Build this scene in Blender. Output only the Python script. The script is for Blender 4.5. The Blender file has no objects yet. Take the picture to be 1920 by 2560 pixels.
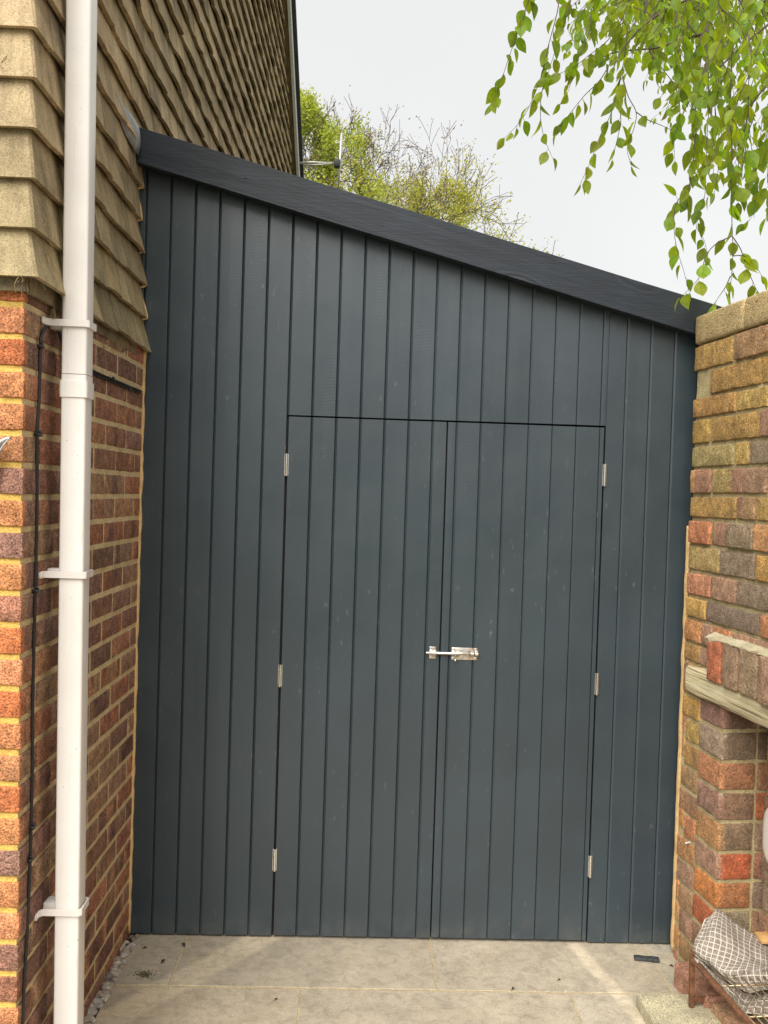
import bpy, math, random
from mathutils import Vector, Matrix, noise
random.seed(7)
sc = bpy.context.scene
COL = sc.collection

# ------------------------------------------------------------------ camera
R3 = Matrix([[0.999098, -0.031273, -0.028721], [-0.028087, 0.020557, -0.999394], [0.031844, 0.999299, 0.01966]])
CAM = Vector((0.0000, -3.3175, 1.5900))
F = 2350.0
cam_d = bpy.data.cameras.new("camera")
cam = bpy.data.objects.new("camera", cam_d); COL.objects.link(cam)
cam.matrix_world = Matrix.Translation(CAM) @ R3.to_4x4()
cam_d.sensor_fit = 'VERTICAL'; cam_d.sensor_height = 36.0; cam_d.sensor_width = 27.0
cam_d.lens = F / 2560 * 36.0
cam_d.clip_end = 2000; cam_d.clip_start = 0.05
sc.camera = cam

# ------------------------------------------------------------------ world and sun (thin bright overcast)
SUN_EL, SUN_AZ = math.radians(48), math.radians(-157)   # azimuth from +Y, clockwise towards +X
w = bpy.data.worlds.new("World"); sc.world = w; w.use_nodes = True
nt = w.node_tree; nt.nodes.clear()
wo = nt.nodes.new('ShaderNodeOutputWorld'); bg = nt.nodes.new('ShaderNodeBackground')
sky = nt.nodes.new('ShaderNodeTexSky'); sky.sky_type = 'NISHITA'; sky.sun_disc = False
sky.sun_elevation = SUN_EL; sky.sun_rotation = SUN_AZ; sky.dust_density = 4.0; sky.air_density = 1.0
hs = nt.nodes.new('ShaderNodeHueSaturation'); hs.inputs['Saturation'].default_value = 0.10
mx = nt.nodes.new('ShaderNodeMix'); mx.data_type = 'RGBA'; mx.inputs[0].default_value = 0.82
tc = nt.nodes.new('ShaderNodeTexCoord'); nz = nt.nodes.new('ShaderNodeTexNoise')
nz.inputs['Scale'].default_value = 2.2; nz.inputs['Detail'].default_value = 4
cr = nt.nodes.new('ShaderNodeValToRGB')
cr.color_ramp.elements[0].position = 0.3; cr.color_ramp.elements[0].color = (6.75, 6.85, 6.9, 1)
cr.color_ramp.elements[1].position = 0.7; cr.color_ramp.elements[1].color = (7.6, 7.65, 7.6, 1)
nt.links.new(tc.outputs['Generated'], nz.inputs['Vector']); nt.links.new(nz.outputs['Fac'], cr.inputs['Fac'])
nt.links.new(sky.outputs[0], hs.inputs['Color']); nt.links.new(hs.outputs[0], mx.inputs[6])
nt.links.new(cr.outputs[0], mx.inputs[7]); nt.links.new(mx.outputs[2], bg.inputs['Color'])
bg.inputs['Strength'].default_value = 0.046
nt.links.new(bg.outputs[0], wo.inputs['Surface'])
sd = bpy.data.lights.new("sun", 'SUN'); sd.energy = 2.0; sd.angle = math.radians(55); sd.color = (1.0, .955, .89)
so = bpy.data.objects.new("sun", sd); COL.objects.link(so)
sdir = Vector((math.sin(SUN_AZ)*math.cos(SUN_EL), math.cos(SUN_AZ)*math.cos(SUN_EL), math.sin(SUN_EL)))
so.rotation_euler = sdir.to_track_quat('Z', 'Y').to_euler(); so.location = sdir*20
sc.view_settings.view_transform = 'Standard'; sc.view_settings.look = 'None'
sc.view_settings.exposure = 1.55; sc.view_settings.gamma = 1.0

# ------------------------------------------------------------------ geometry of the place
XL, XR = -0.7597, 1.1465
A1, A2 = math.radians(1.257), math.radians(-6.06)
def ray(px, py): return R3 @ Vector(((px-960)/F, -(py-1280)/F, -1.0))
def hit(px, py, n, q):
    d = ray(px, py); n = Vector(n)
    return CAM + d*(((Vector(q)-CAM).dot(n))/d.dot(n))
def onY(px, py, y=0): return hit(px, py, (0,1,0), (0,y,0))
def onZ(px, py, z=0): return hit(px, py, (0,0,1), (0,0,z))
def tback(y, z):                                                # the tiled upper wall sits back a little and leans away
    return (.018 + .036*min(1.0, max(0.0, (z-2.06)/.45)))*min(1.0, max(0.0, 1+y/1.1))
def warp(y, z): return 0.0127*(z-1.5)*y if y < 0 else 0.0      # the old house wall leans a little
NL = Vector((math.cos(A1), -math.sin(A1), 0)); UL = Vector((-math.sin(A1), -math.cos(A1), 0))
NR = Vector((-math.cos(A2), math.sin(A2), 0)); UR = Vector((-math.sin(A2), -math.cos(A2), 0))
def onL(px, py, off=0):
    o = off
    for _ in range(5):
        p = hit(px, py, NL, (XL+o, 0, 0)); o = off + warp(p.y, p.z)
    return p
def onR(px, py, off=0): return hit(px, py, NR, Vector((XR, 0, 0)) + NR*off)
OL = Vector((XL, 0, 0)); OR = Vector((XR, 0, 0))
UP = Vector((0, 0, 1))

# ------------------------------------------------------------------ object helpers
def tag(o, label=None, cat=None, group=None, kind=None):
    if label: o['label'] = label
    if cat: o['category'] = cat
    if group: o['group'] = group
    if kind: o['kind'] = kind
    return o
def thing(name, label, cat, loc=(0,0,0), group=None):
    o = bpy.data.objects.new(name, None); COL.objects.link(o); o.location = loc; o.empty_display_size = .1
    return tag(o, label, cat, group)
class MB:
    def __init__(s): s.v=[]; s.f=[]; s.c=[]; s.m=[]; s.uv=[]; s.hasuv=False
    def add(s, vs, fs, col=(.5,.5,.5), mat=0, uvs=None):
        b = len(s.v); s.v += [tuple(p) for p in vs]
        if isinstance(col, list): s.c += col
        else: s.c += [col]*len(vs)
        s.f += [tuple(b+i for i in f) for f in fs]; s.m += [mat]*len(fs)
        if uvs: s.uv += uvs; s.hasuv = True
        else: s.uv += [(0,0)]*len(vs)
    def build(s, name, mats, parent=None, smooth=False, wrp=None, angle=None):
        if wrp: s.v = [(x+warp(y,z)-(tback(y,z) if wrp == 'tile' else 0), y, z) for x,y,z in s.v]
        off = Vector((0,0,0))
        if parent is not None: off = parent.location
        me = bpy.data.meshes.new(name)
        me.from_pydata([(x-off.x, y-off.y, z-off.z) for x,y,z in s.v], [], s.f)
        if not isinstance(mats, (list, tuple)): mats = [mats]
        for m in mats: me.materials.append(m)
        me.polygons.foreach_set('material_index', s.m)
        a = me.color_attributes.new('Col', 'FLOAT_COLOR', 'POINT')
        fl = []
        for c in s.c: fl += [c[0], c[1], c[2], 1.0]
        a.data.foreach_set('color', fl)
        if s.hasuv:
            ul = me.uv_layers.new(name='UVMap'); idx = [0]*len(me.loops); me.loops.foreach_get('vertex_index', idx)
            q = []
            for i in idx: q += s.uv[i]
            ul.data.foreach_set('uv', q)
        if smooth: me.polygons.foreach_set('use_smooth', [True]*len(me.polygons))
        me.update()
        if smooth and angle: me.set_sharp_from_angle(angle=math.radians(angle))
        o = bpy.data.objects.new(name, me); COL.objects.link(o)
        if parent is not None: o.parent = parent
        return o
    # axis frame box: origin o, axes u,v,n, ranges
    def box(s, o, u, v, n, ur, vr, nr, col=(.5,.5,.5), mat=0, r=0.0, cell=None, amp=0.0, fs=40, colf=None, seed=0):
        L = (ur[1]-ur[0], vr[1]-vr[0], nr[1]-nr[0])
        if cell is None:
            ns = [3 if r > 0 else 1]*3
        else: ns = [max(2, int(round(l/cell))) for l in L]
        def ticks(n_, l):
            if r <= 0: return [l*i/n_ for i in range(n_+1)]
            rr = min(r, l*.49)
            inner = [rr + (l-2*rr)*i/max(1, n_-2) for i in range(max(1, n_-2)+1)]
            return [0, rr*.3] + inner + [l-rr*.3, l] if cell else [0]+inner+[l]
        T = [ticks(ns[i], L[i]) for i in range(3)]
        idx = {}; vs = []; cs = []
        def vert(i,j,k):
            key = (i,j,k)
            if key in idx: return idx[key]
            p = [T[0][i], T[1][j], T[2][k]]
            if r > 0:
                q = [min(max(p[a], min(r, L[a]*.49)), L[a]-min(r, L[a]*.49)) for a in range(3)]
                d = Vector([p[a]-q[a] for a in range(3)])
                if d.length > 1e-9:
                    m = max(abs(d.x), abs(d.y), abs(d.z))
                    d = d.normalized()*m
                p = [q[a]+d[a] for a in range(3)]
            P = o + u*(ur[0]+p[0]) + v*(vr[0]+p[1]) + n*(nr[0]+p[2])
            if amp:
                nn = noise.noise_vector(P*fs + Vector((seed,0,0)))*amp + noise.noise_vector(P*fs*2.7)*amp*.5
                P = P + nn
            idx[key] = len(vs); vs.append(P)
            cs.append(colf(p[0]/L[0], p[1]/L[1], P) if colf else col)
            return idx[key]
        N = [len(t)-1 for t in T]; fc = []
        for i in range(N[0]):
            for j in range(N[1]):
                fc.append((vert(i,j,N[2]), vert(i+1,j,N[2]), vert(i+1,j+1,N[2]), vert(i,j+1,N[2])))
                fc.append((vert(i,j,0), vert(i,j+1,0), vert(i+1,j+1,0), vert(i+1,j,0)))
        for i in range(N[0]):
            for k in range(N[2]):
                fc.append((vert(i,0,k), vert(i+1,0,k), vert(i+1,0,k+1), vert(i,0,k+1)))
                fc.append((vert(i,N[1],k), vert(i,N[1],k+1), vert(i+1,N[1],k+1), vert(i+1,N[1],k)))
        for j in range(N[1]):
            for k in range(N[2]):
                fc.append((vert(0,j,k), vert(0,j,k+1), vert(0,j+1,k+1), vert(0,j+1,k)))
                fc.append((vert(N[0],j,k), vert(N[0],j+1,k), vert(N[0],j+1,k+1), vert(N[0],j,k+1)))
        if u.cross(v).dot(n) < 0: fc = [tuple(reversed(q)) for q in fc]
        s.add(vs, fc, cs, mat)
    def sheet(s, o, u, v, n, ur, vr, cell=.02, amp=0.0, fs=30, col=(.5,.5,.5), mat=0):
        nu = max(1, int((ur[1]-ur[0])/cell)); nv = max(1, int((vr[1]-vr[0])/cell)); vs = []; fc = []
        for j in range(nv+1):
            for i in range(nu+1):
                P = o + u*(ur[0]+(ur[1]-ur[0])*i/nu) + v*(vr[0]+(vr[1]-vr[0])*j/nv)
                if amp: P = P + n*(noise.noise(P*fs)*amp + noise.noise(P*fs*.3)*amp)
                vs.append(P)
        for j in range(nv):
            for i in range(nu):
                a = j*(nu+1)+i; fc.append((a, a+1, a+nu+2, a+nu+1))
        if u.cross(v).dot(n) < 0: fc = [tuple(reversed(q)) for q in fc]
        s.add(vs, fc, col, mat)
    def tube(s, pts, rad, seg=8, col=(.5,.5,.5), mat=0, cap=True):
        pts = [Vector(p) for p in pts]; n_ = len(pts)
        rads = rad if isinstance(rad, (list, tuple)) else [rad]*n_
        vs = []; fc = []; prev = None
        for i, p in enumerate(pts):
            t = (pts[min(i+1, n_-1)] - pts[max(i-1, 0)])
            if t.length < 1e-9: t = Vector((0,0,1))
            t.normalize()
            if prev is None:
                a = t.cross(Vector((0,0,1))) if abs(t.z) < .9 else t.cross(Vector((1,0,0)))
            else: a = prev - t*prev.dot(t)
            if a.length < 1e-6: a = t.orthogonal()
            a.normalize(); prev = a; b = t.cross(a)
            for k in range(seg):
                th = 2*math.pi*k/seg
                vs.append(p + (a*math.cos(th) + b*math.sin(th))*rads[i])
        for i in range(n_-1):
            for k in range(seg):
                k2 = (k+1) % seg
                fc.append((i*seg+k, i*seg+k2, (i+1)*seg+k2, (i+1)*seg+k))
        if cap:
            fc.append(tuple(range(seg))[::-1]); fc.append(tuple((n_-1)*seg+k for k in range(seg)))
        s.add(vs, fc, col, mat)
    def blob(s, c, rx, ry, rz, col, amp=.25, mat=0, lat=5, lon=8, seed=0.0):
        vs = []; fc = []; c = Vector(c)
        for i in range(lat+1):
            ph = math.pi*i/lat
            for k in range(lon):
                th = 2*math.pi*k/lon
                d = Vector((math.sin(ph)*math.cos(th), math.sin(ph)*math.sin(th), math.cos(ph)))
                q = 1 + amp*noise.noise(d*1.7 + Vector((seed, seed*.7, c.x*50)))
                vs.append(c + Vector((d.x*rx, d.y*ry, d.z*rz))*q)
        for i in range(lat):
            for k in range(lon):
                k2 = (k+1) % lon
                fc.append((i*lon+k, (i+1)*lon+k, (i+1)*lon+k2, i*lon+k2))
        s.add(vs, fc, col, mat)

def smooth_path(pts, n=6):
    pts = [Vector(p) for p in pts]; out = []
    for i in range(len(pts)-1):
        p0 = pts[max(i-1,0)]; p1 = pts[i]; p2 = pts[i+1]; p3 = pts[min(i+2, len(pts)-1)]
        for k in range(n):
            t = k/n
            out.append(.5*((2*p1) + (p2-p0)*t + (2*p0-5*p1+4*p2-p3)*t*t + (3*p1-p0-3*p2+p3)*t**3))
    out.append(pts[-1]); return out

# ------------------------------------------------------------------ materials
def mat(name): 
    m = bpy.data.materials.new(name); m.use_nodes = True; nt = m.node_tree
    b = nt.nodes['Principled BSDF']
    return m, nt, b
def N(nt, t, **k):
    n = nt.nodes.new(t)
    for a, v in k.items():
        if a.startswith('_'): setattr(n, a[1:], v)
        else: n.inputs[a.replace('__', ' ')].default_value = v
    return n
def noise_n(nt, vec, scale, detail=4, rough=.6, dist=0):
    n = N(nt, 'ShaderNodeTexNoise'); n.inputs['Scale'].default_value = scale; n.inputs['Detail'].default_value = detail
    n.inputs['Roughness'].default_value = rough; n.inputs['Distortion'].default_value = dist
    nt.links.new(vec, n.inputs['Vector']); return n.outputs['Fac']
def ramp(nt, fac, stops):
    r = N(nt, 'ShaderNodeValToRGB'); e = r.color_ramp.elements
    while len(e) > len(stops): e.remove(e[-1])
    while len(e) < len(stops): e.new(0.5)
    for i, (p, c) in enumerate(stops):
        e[i].position = p; e[i].color = (*c, 1) if isinstance(c, (tuple, list)) else (c, c, c, 1)
    nt.links.new(fac, r.inputs['Fac']); return r.outputs['Color']
def mixc(nt, a, b, fac, mode='MIX'):
    m = N(nt, 'ShaderNodeMix'); m.data_type = 'RGBA'; m.blend_type = mode
    for i, x in ((6, a), (7, b)):
        if isinstance(x, (tuple, list)): m.inputs[i].default_value = (*x, 1)
        else: nt.links.new(x, m.inputs[i])
    if isinstance(fac, (int, float)): m.inputs[0].default_value = fac
    else: nt.links.new(fac, m.inputs[0])
    return m.outputs[2]
def math_n(nt, op, a, b=None):
    m = N(nt, 'ShaderNodeMath'); m.operation = op
    for i, x in ((0, a), (1, b)):
        if x is None: continue
        if isinstance(x, (int, float)): m.inputs[i].default_value = x
        else: nt.links.new(x, m.inputs[i])
    return m.outputs[0]
def coords(nt, scale=(1,1,1), kind='Object', rot=(0,0,0)):
    t = N(nt, 'ShaderNodeTexCoord'); mp = N(nt, 'ShaderNodeMapping')
    mp.inputs['Scale'].default_value = scale; mp.inputs['Rotation'].default_value = rot
    nt.links.new(t.outputs[kind], mp.inputs['Vector']); return mp.outputs[0]
def bump(nt, b, h, strength=.5, dist=.003, prev=None):
    n = N(nt, 'ShaderNodeBump'); n.inputs['Strength'].default_value = strength; n.inputs['Distance'].default_value = dist
    nt.links.new(h, n.inputs['Height'])
    if prev is not None: nt.links.new(prev, n.inputs['Normal'])
    nt.links.new(n.outputs[0], b.inputs['Normal']); return n.outputs[0]
def attr(nt):
    a = N(nt, 'ShaderNodeVertexColor'); a.layer_name = 'Col'; return a.outputs['Color']

def brick_mat(name, efflo=0.0, rough_scale=90, bumpd=.004, lichen=0.0):
    m, nt, b = mat(name); v = coords(nt)
    n1 = noise_n(nt, v, 28, 6, .7); n2 = noise_n(nt, v, rough_scale, 5, .7); n3 = noise_n(nt, v, 210, 3, .75)
    c = mixc(nt, attr(nt), ramp(nt, n1, [(.3, .45), (.5, 1.0), (.68, 1.6)]), .9, 'MULTIPLY')
    c = mixc(nt, c, ramp(nt, n3, [(.34, .3), (.62, 1.65)]), .9, 'MULTIPLY')
    pits = ramp(nt, n2, [(.30, 0.0), (.42, 1.0)])
    c = mixc(nt, (.05,.035,.025), c, pits)
    if efflo:
        n4 = noise_n(nt, v, 120, 5, .75, 1.5); n5 = noise_n(nt, v, 11, 3, .6)
        k = math_n(nt, 'MULTIPLY', ramp(nt, n4, [(.56, 0.0), (.64, 1.0)]), ramp(nt, n5, [(.42, .15), (.62, 1.0)]))
        c = mixc(nt, c, (.45,.38,.30), math_n(nt, 'MULTIPLY', k, efflo))
    if lichen:
        c = mixc(nt, c, (.43,.285,.15), .2)
        big = noise_n(nt, v, 2.6, 4, .6)
        c = mixc(nt, c, ramp(nt, big, [(.35, .78), (.65, 1.12)]), .8, 'MULTIPLY')
        n6 = noise_n(nt, v, 17, 5, .7, .6)
        c = mixc(nt, c, (.46,.43,.33), math_n(nt, 'MULTIPLY', ramp(nt, n6, [(.66, 0.0), (.69, 1.0)]), lichen))
        n7 = noise_n(nt, v, 7, 5, .7, .3)
        c = mixc(nt, c, (.12,.11,.07), math_n(nt, 'MULTIPLY', ramp(nt, n7, [(.55, 0.0), (.7, 1.0)]), .5))
    nt.links.new(c, b.inputs['Base Color']); b.inputs['Roughness'].default_value = .9
    b.inputs['Specular IOR Level'].default_value = .25
    h = math_n(nt, 'ADD', math_n(nt, 'MULTIPLY', n2, 1.0), math_n(nt, 'MULTIPLY', n3, .6))
    bump(nt, b, h, 1.0, bumpd*1.9); return m
def mortar_mat(name, col, col2):
    m, nt, b = mat(name); v = coords(nt)
    n1 = noise_n(nt, v, 14, 5, .65); n2 = noise_n(nt, v, 170, 4, .7)
    c = ramp(nt, n1, [(.3, col2), (.65, col)])
    c = mixc(nt, c, ramp(nt, n2, [(.3, .5), (.65, 1.2)]), .7, 'MULTIPLY')
    nt.links.new(c, b.inputs['Base Color']); b.inputs['Roughness'].default_value = .95
    b.inputs['Specular IOR Level'].default_value = .15
    bump(nt, b, math_n(nt, 'ADD', n2, noise_n(nt, v, 45, 4, .6)), .9, .005); return m
M_brick_face = brick_mat('rustic_orange_brick', 0, 75, .006)
M_brick_side = brick_mat('shaded_side_brick', .8, 100, .004)
M_brick_old = brick_mat('old_garden_brick', .25, 85, .005, .8)
M_mort_y = mortar_mat('yellow_mortar', (.86,.58,.15), (.68,.45,.13))
M_mort_s = mortar_mat('side_mortar', (.82,.66,.38), (.62,.49,.28))
M_mort_r = mortar_mat('old_lime_mortar', (.58,.48,.26), (.34,.28,.16))

def tile_mat():
    m, nt, b = mat('sandfaced_tile'); v = coords(nt)
    n1 = noise_n(nt, v, 9, 5, .65); n2 = noise_n(nt, v, 260, 3, .7); n3 = noise_n(nt, v, 60, 4, .6)
    c = mixc(nt, attr(nt), ramp(nt, n1, [(.3, .55), (.62, 1.15)]), .9, 'MULTIPLY')
    c = mixc(nt, c, ramp(nt, noise_n(nt, coords(nt, (30, 30, 3.5)), 1.0, 4, .65), [(.3, .7), (.6, 1.08)]), .8, 'MULTIPLY')
    c = mixc(nt, c, ramp(nt, n2, [(.3, .45), (.5, 1.0), (.7, 1.35)]), .8, 'MULTIPLY')
    k = ramp(nt, n1, [(.55, 0.0), (.75, .6)])
    c = mixc(nt, c, (.13,.12,.05), k)
    nt.links.new(c, b.inputs['Base Color']); b.inputs['Roughness'].default_value = .95
    b.inputs['Specular IOR Level'].default_value = .15
    bump(nt, b, math_n(nt, 'ADD', n2, math_n(nt, 'MULTIPLY', n3, .8)), .7, .0025); return m
M_tile = tile_mat()

def paint_mat(name, col, rough=.36, horiz=True, specs=True):
    m, nt, b = mat(name); v = coords(nt)
    n1 = noise_n(nt, v, 2.3, 4, .55)
    vs = coords(nt, (60, 1, 14)); ng = noise_n(nt, vs, 1.0, 4, .6)
    c = mixc(nt, attr(nt), ramp(nt, n1, [(.3, .88), (.7, 1.14)]), 1.0, 'MULTIPLY')
    c = mixc(nt, c, col, 1.0, 'MULTIPLY')
    if specs:   # chips and pits in the paint
        n5 = noise_n(nt, coords(nt, (340, 1, 90)), 1.0, 2, .5)
        n6 = noise_n(nt, v, 1.4, 2, .5)
        k = math_n(nt, 'MULTIPLY', ramp(nt, n5, [(.70, 0.0), (.74, 1.0)]), ramp(nt, n6, [(.4, .15), (.6, .9)]))
        c = mixc(nt, c, (.012,.014,.016), k)
        n7 = noise_n(nt, v, 23, 5, .6)
        c = mixc(nt, c, (.30,.31,.31), math_n(nt, 'MULTIPLY', ramp(nt, n7, [(.74, 0.0), (.80, 1.0)]), .45))
        # pale scuffs, partly standing in for falling rain streaks, and dust near the foot
        n8 = noise_n(nt, coords(nt, (55, 1, 22), rot=(0, math.radians(24), 0)), 1.0, 3, .55); n9 = noise_n(nt, v, 1.9, 2, .5)
        k8 = math_n(nt, 'MULTIPLY', ramp(nt, n8, [(.64, 0.0), (.74, 1.0)]), ramp(nt, n9, [(.45, .1), (.6, 1.0)]))
        c = mixc(nt, c, (.20,.23,.25), math_n(nt, 'MULTIPLY', k8, .40))
        sz = N(nt, 'ShaderNodeSeparateXYZ'); nt.links.new(v, sz.inputs[0])
        dz_ = math_n(nt, 'MULTIPLY', ramp(nt, math_n(nt, 'MULTIPLY', sz.outputs['Z'], 2.2), [(.02, 1.0), (.25, 0.0)]), ramp(nt, noise_n(nt, v, 14, 5, .7), [(.42, 0.0), (.7, .6)]))
        c = mixc(nt, c, (.16,.145,.12), math_n(nt, 'MULTIPLY', dz_, .45))
    nt.links.new(c, b.inputs['Base Color'])
    rr = ramp(nt, noise_n(nt, v, 5, 4, .6), [(.3, rough-.06), (.7, rough+.1)])
    nt.links.new(rr, b.inputs['Roughness'])
    b.inputs['Specular IOR Level'].default_value = .78; b.inputs['Coat Weight'].default_value = .0
    wv = N(nt, 'ShaderNodeTexWave'); wv.bands_direction = 'Z'; wv.inputs['Scale'].default_value = 62
    wv.inputs['Distortion'].default_value = .6; wv.inputs['Detail'].default_value = 2
    nt.links.new(v, wv.inputs['Vector'])
    amp = ramp(nt, noise_n(nt, coords(nt, (11.7, 1, 1.6)), 1.0, 2, .5), [(.45, 0.0), (.62, 1.0)])
    h1 = math_n(nt, 'MULTIPLY', wv.outputs['Fac'], amp)
    h = math_n(nt, 'ADD', math_n(nt, 'MULTIPLY', h1, .3 if horiz else 0), math_n(nt, 'ADD', math_n(nt, 'MULTIPLY', ng, .5), noise_n(nt, v, 6, 2, .5)))
    bump(nt, b, h, .35, .0012); return m
M_paint = paint_mat('anthracite_paint', (1,1,1))
M_dark = mat('dark_void')[0]; M_dark.node_tree.nodes['Principled BSDF'].inputs['Base Color'].default_value = (.02,.015,.012,1)
def fascia_mat():
    m, nt, b = mat('painted_fascia_wood')
    v = coords(nt, (1, 1, 1), rot=(0, math.radians(-14.8), 0))
    # grain: rings distorted by knots
    t = N(nt, 'ShaderNodeMapping'); t.inputs['Scale'].default_value = (1.6, 8, 26); nt.links.new(v, t.inputs['Vector'])
    g = noise_n(nt, t.outputs[0], 1.6, 6, .62, .5)
    vo = N(nt, 'ShaderNodeTexVoronoi'); vo.inputs['Scale'].default_value = 1.0
    t2 = N(nt, 'ShaderNodeMapping'); t2.inputs['Scale'].default_value = (2.0, .01, 5.0); nt.links.new(v, t2.inputs['Vector'])
    nt.links.new(t2.outputs[0], vo.inputs['Vector'])
    ring = math_n(nt, 'SINE', math_n(nt, 'MULTIPLY', vo.outputs['Distance'], 75.0))
    near = ramp(nt, vo.outputs['Distance'], [(.05, 1.0), (.26, 0.0)])
    h = math_n(nt, 'ADD', math_n(nt, 'MULTIPLY', g, 1.2), math_n(nt, 'MULTIPLY', math_n(nt, 'MULTIPLY', ring, near), .45))
    n1 = noise_n(nt, v, 4, 4, .6)
    c = ramp(nt, h, [(.35, (.007,.011,.017)), (.75, (.015,.021,.030))])
    c = mixc(nt, c, ramp(nt, n1, [(.3, .6), (.7, 1.35)]), 1.0, 'MULTIPLY')
    nt.links.new(c, b.inputs['Base Color']); b.inputs['Roughness'].default_value = .5; b.inputs['Specular IOR Level'].default_value = .4
    fine = noise_n(nt, coords(nt, (8, 8, 260), rot=(0, math.radians(-14.8), 0)), 1.0, 3, .6)
    bump(nt, b, math_n(nt, 'ADD', h, math_n(nt, 'MULTIPLY', fine, .5)), .5, .0025); return m
M_fascia = fascia_mat()

def simple(name, col, rough=.5, metal=0, var=.2, scale=30, bd=.001, bs=.4, spec=.5):
    m, nt, b = mat(name); v = coords(nt); n1 = noise_n(nt, v, scale, 5, .65)
    c = ramp(nt, n1, [(.3, tuple(x*(1-var) for x in col)), (.7, tuple(min(1, x*(1+var)) for x in col))])
    nt.links.new(c, b.inputs['Base Color']); b.inputs['Roughness'].default_value = rough
    b.inputs['Metallic'].default_value = metal; b.inputs['Specular IOR Level'].default_value = spec
    bump(nt, b, noise_n(nt, v, scale*3, 4, .6), bs, bd); return m
def pvc_mat():
    m, nt, b = mat('white_pvc'); v = coords(nt)
    c = ramp(nt, noise_n(nt, v, 6, 5, .6), [(.3, (.76,.73,.69)), (.7, (.84,.81,.77))])
    # fine dirt runs and specks
    st = noise_n(nt, coords(nt, (90, 90, 5)), 1.0, 5, .7, .8)
    c = mixc(nt, c, (.40,.34,.26), math_n(nt, 'MULTIPLY', ramp(nt, st, [(.60, 0.0), (.72, 1.0)]), .42))
    sp = noise_n(nt, v, 140, 2, .5)
    c = mixc(nt, c, (.14,.10,.08), math_n(nt, 'MULTIPLY', ramp(nt, sp, [(.73, 0.0), (.76, 1.0)]), .7))
    nt.links.new(c, b.inputs['Base Color']); b.inputs['Roughness'].default_value = .38
    bump(nt, b, noise_n(nt, v, 12, 3, .5), .15, .002); return m
M_pvc = pvc_mat()
M_white = simple('white_plastic', (.80,.76,.72), .35, 0, .06, 10, .0005)
M_black = simple('black_cable', (.012,.012,.013), .35, 0, .3, 60, .0005)
M_zinc = simple('bright_zinc', (.86,.85,.82), .22, 1.0, .12, 90, .0006)
M_steel = simple('dull_zinc', (.66,.62,.55), .30, 1.0, .3, 60, .001)
M_rust = simple('rusty_steel', (.17,.075,.035), .8, 0.2, .6, 45, .002, .8)
M_foam = simple('yellow_expanding_foam', (.62,.42,.19), .7, 0, .2, 40, .003, .6)
M_lead = simple('grey_lead', (.30,.30,.29), .65, 0, .3, 30, .002)
M_oakw = simple('weathered_timber_trim', (.22,.15,.08), .8, 0, .35, 12, .002)
M_whitetrim = simple('white_trim', (.72,.72,.70), .5, 0, .08, 12, .001)
M_rooft = simple('dark_roof_tile', (.055,.05,.05), .9, 0, .4, 18, .003)
M_pebble = simple('pebble', (.34,.29,.22), .8, 0, .55, 22, .002)
M_soil = simple('soil', (.10,.075,.05), .95, 0, .5, 40, .006, 1)
M_straw = simple('dry_straw', (.33,.24,.13), .9, 0, .3, 60, .001)
M_bark = simple('bark', (.10,.075,.055), .9, 0, .5, 20, .006, .8)
M_bark_far = simple('bark_far', (.13,.10,.08), .9, 0, .3, 4, .01)
M_twig = simple('twig', (.085,.055,.045), .7, 0, .4, 60, .001)
M_ply = simple('pale_plank', (.55,.33,.13), .7, 0, .2, 30, .001)
M_blackbit = simple('black_rubber', (.035,.04,.04), .6, 0, .5, 60, .003, .8)
M_moss = simple('dark_moss', (.07,.065,.03), .95, 0, .5, 90, .004, 1)
M_deadleaf = simple('dead_leaf', (.05,.035,.02), .8, 0, .4, 60, .001)

def lintel_mat():
    m, nt, b = mat('weathered_oak_lintel')
    v = coords(nt, (1,1,1), rot=(0,0,0))
    t = N(nt, 'ShaderNodeMapping'); t.inputs['Scale'].default_value = (2.5, 2.5, 80); nt.links.new(v, t.inputs['Vector'])
    g = noise_n(nt, t.outputs[0], 1.0, 5, .6, .9)
    t3 = N(nt, 'ShaderNodeMapping'); t3.inputs['Scale'].default_value = (3, 2.4, 14); nt.links.new(v, t3.inputs['Vector'])
    g2 = noise_n(nt, t3.outputs[0], 1.0, 3, .6, 1.2)
    c = ramp(nt, g, [(.36, (.26,.20,.11)), (.47, (.62,.53,.32)), (.7, (.76,.68,.46))])
    c = mixc(nt, c, ramp(nt, g2, [(.3, .75), (.7, 1.2)]), 1.0, 'MULTIPLY')
    nt.links.new(c, b.inputs['Base Color']); b.inputs['Roughness'].default_value = .85
    bump(nt, b, g, 1.0, .008); return m
M_lintel = lintel_mat()
def coping_mat(name, c1, c2, pit=(.08,.065,.035), sc_=55):
    m, nt, b = mat(name); v = coords(nt)
    n1 = noise_n(nt, v, 10, 5, .65); n2 = noise_n(nt, v, sc_, 4, .6); n3 = noise_n(nt, v, 250, 3, .7)
    c = ramp(nt, n1, [(.3, c2), (.65, c1)])
    c = mixc(nt, c, ramp(nt, n3, [(.32, .3), (.5, 1.0), (.66, 1.7)]), .95, 'MULTIPLY')
    pits = ramp(nt, n2, [(.28, 0.0), (.36, 1.0)])
    c = mixc(nt, pit, c, pits)
    nt.links.new(c, b.inputs['Base Color']); b.inputs['Roughness'].default_value = .95
    bump(nt, b, math_n(nt, 'ADD', n2, math_n(nt, 'MULTIPLY', n3, .5)), .9, .005); return m
M_coping = coping_mat('concrete_coping', (.50,.37,.18), (.33,.25,.12))
M_slab = coping_mat('rough_concrete_slab', (.52,.46,.30), (.32,.29,.19), sc_=90)

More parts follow.
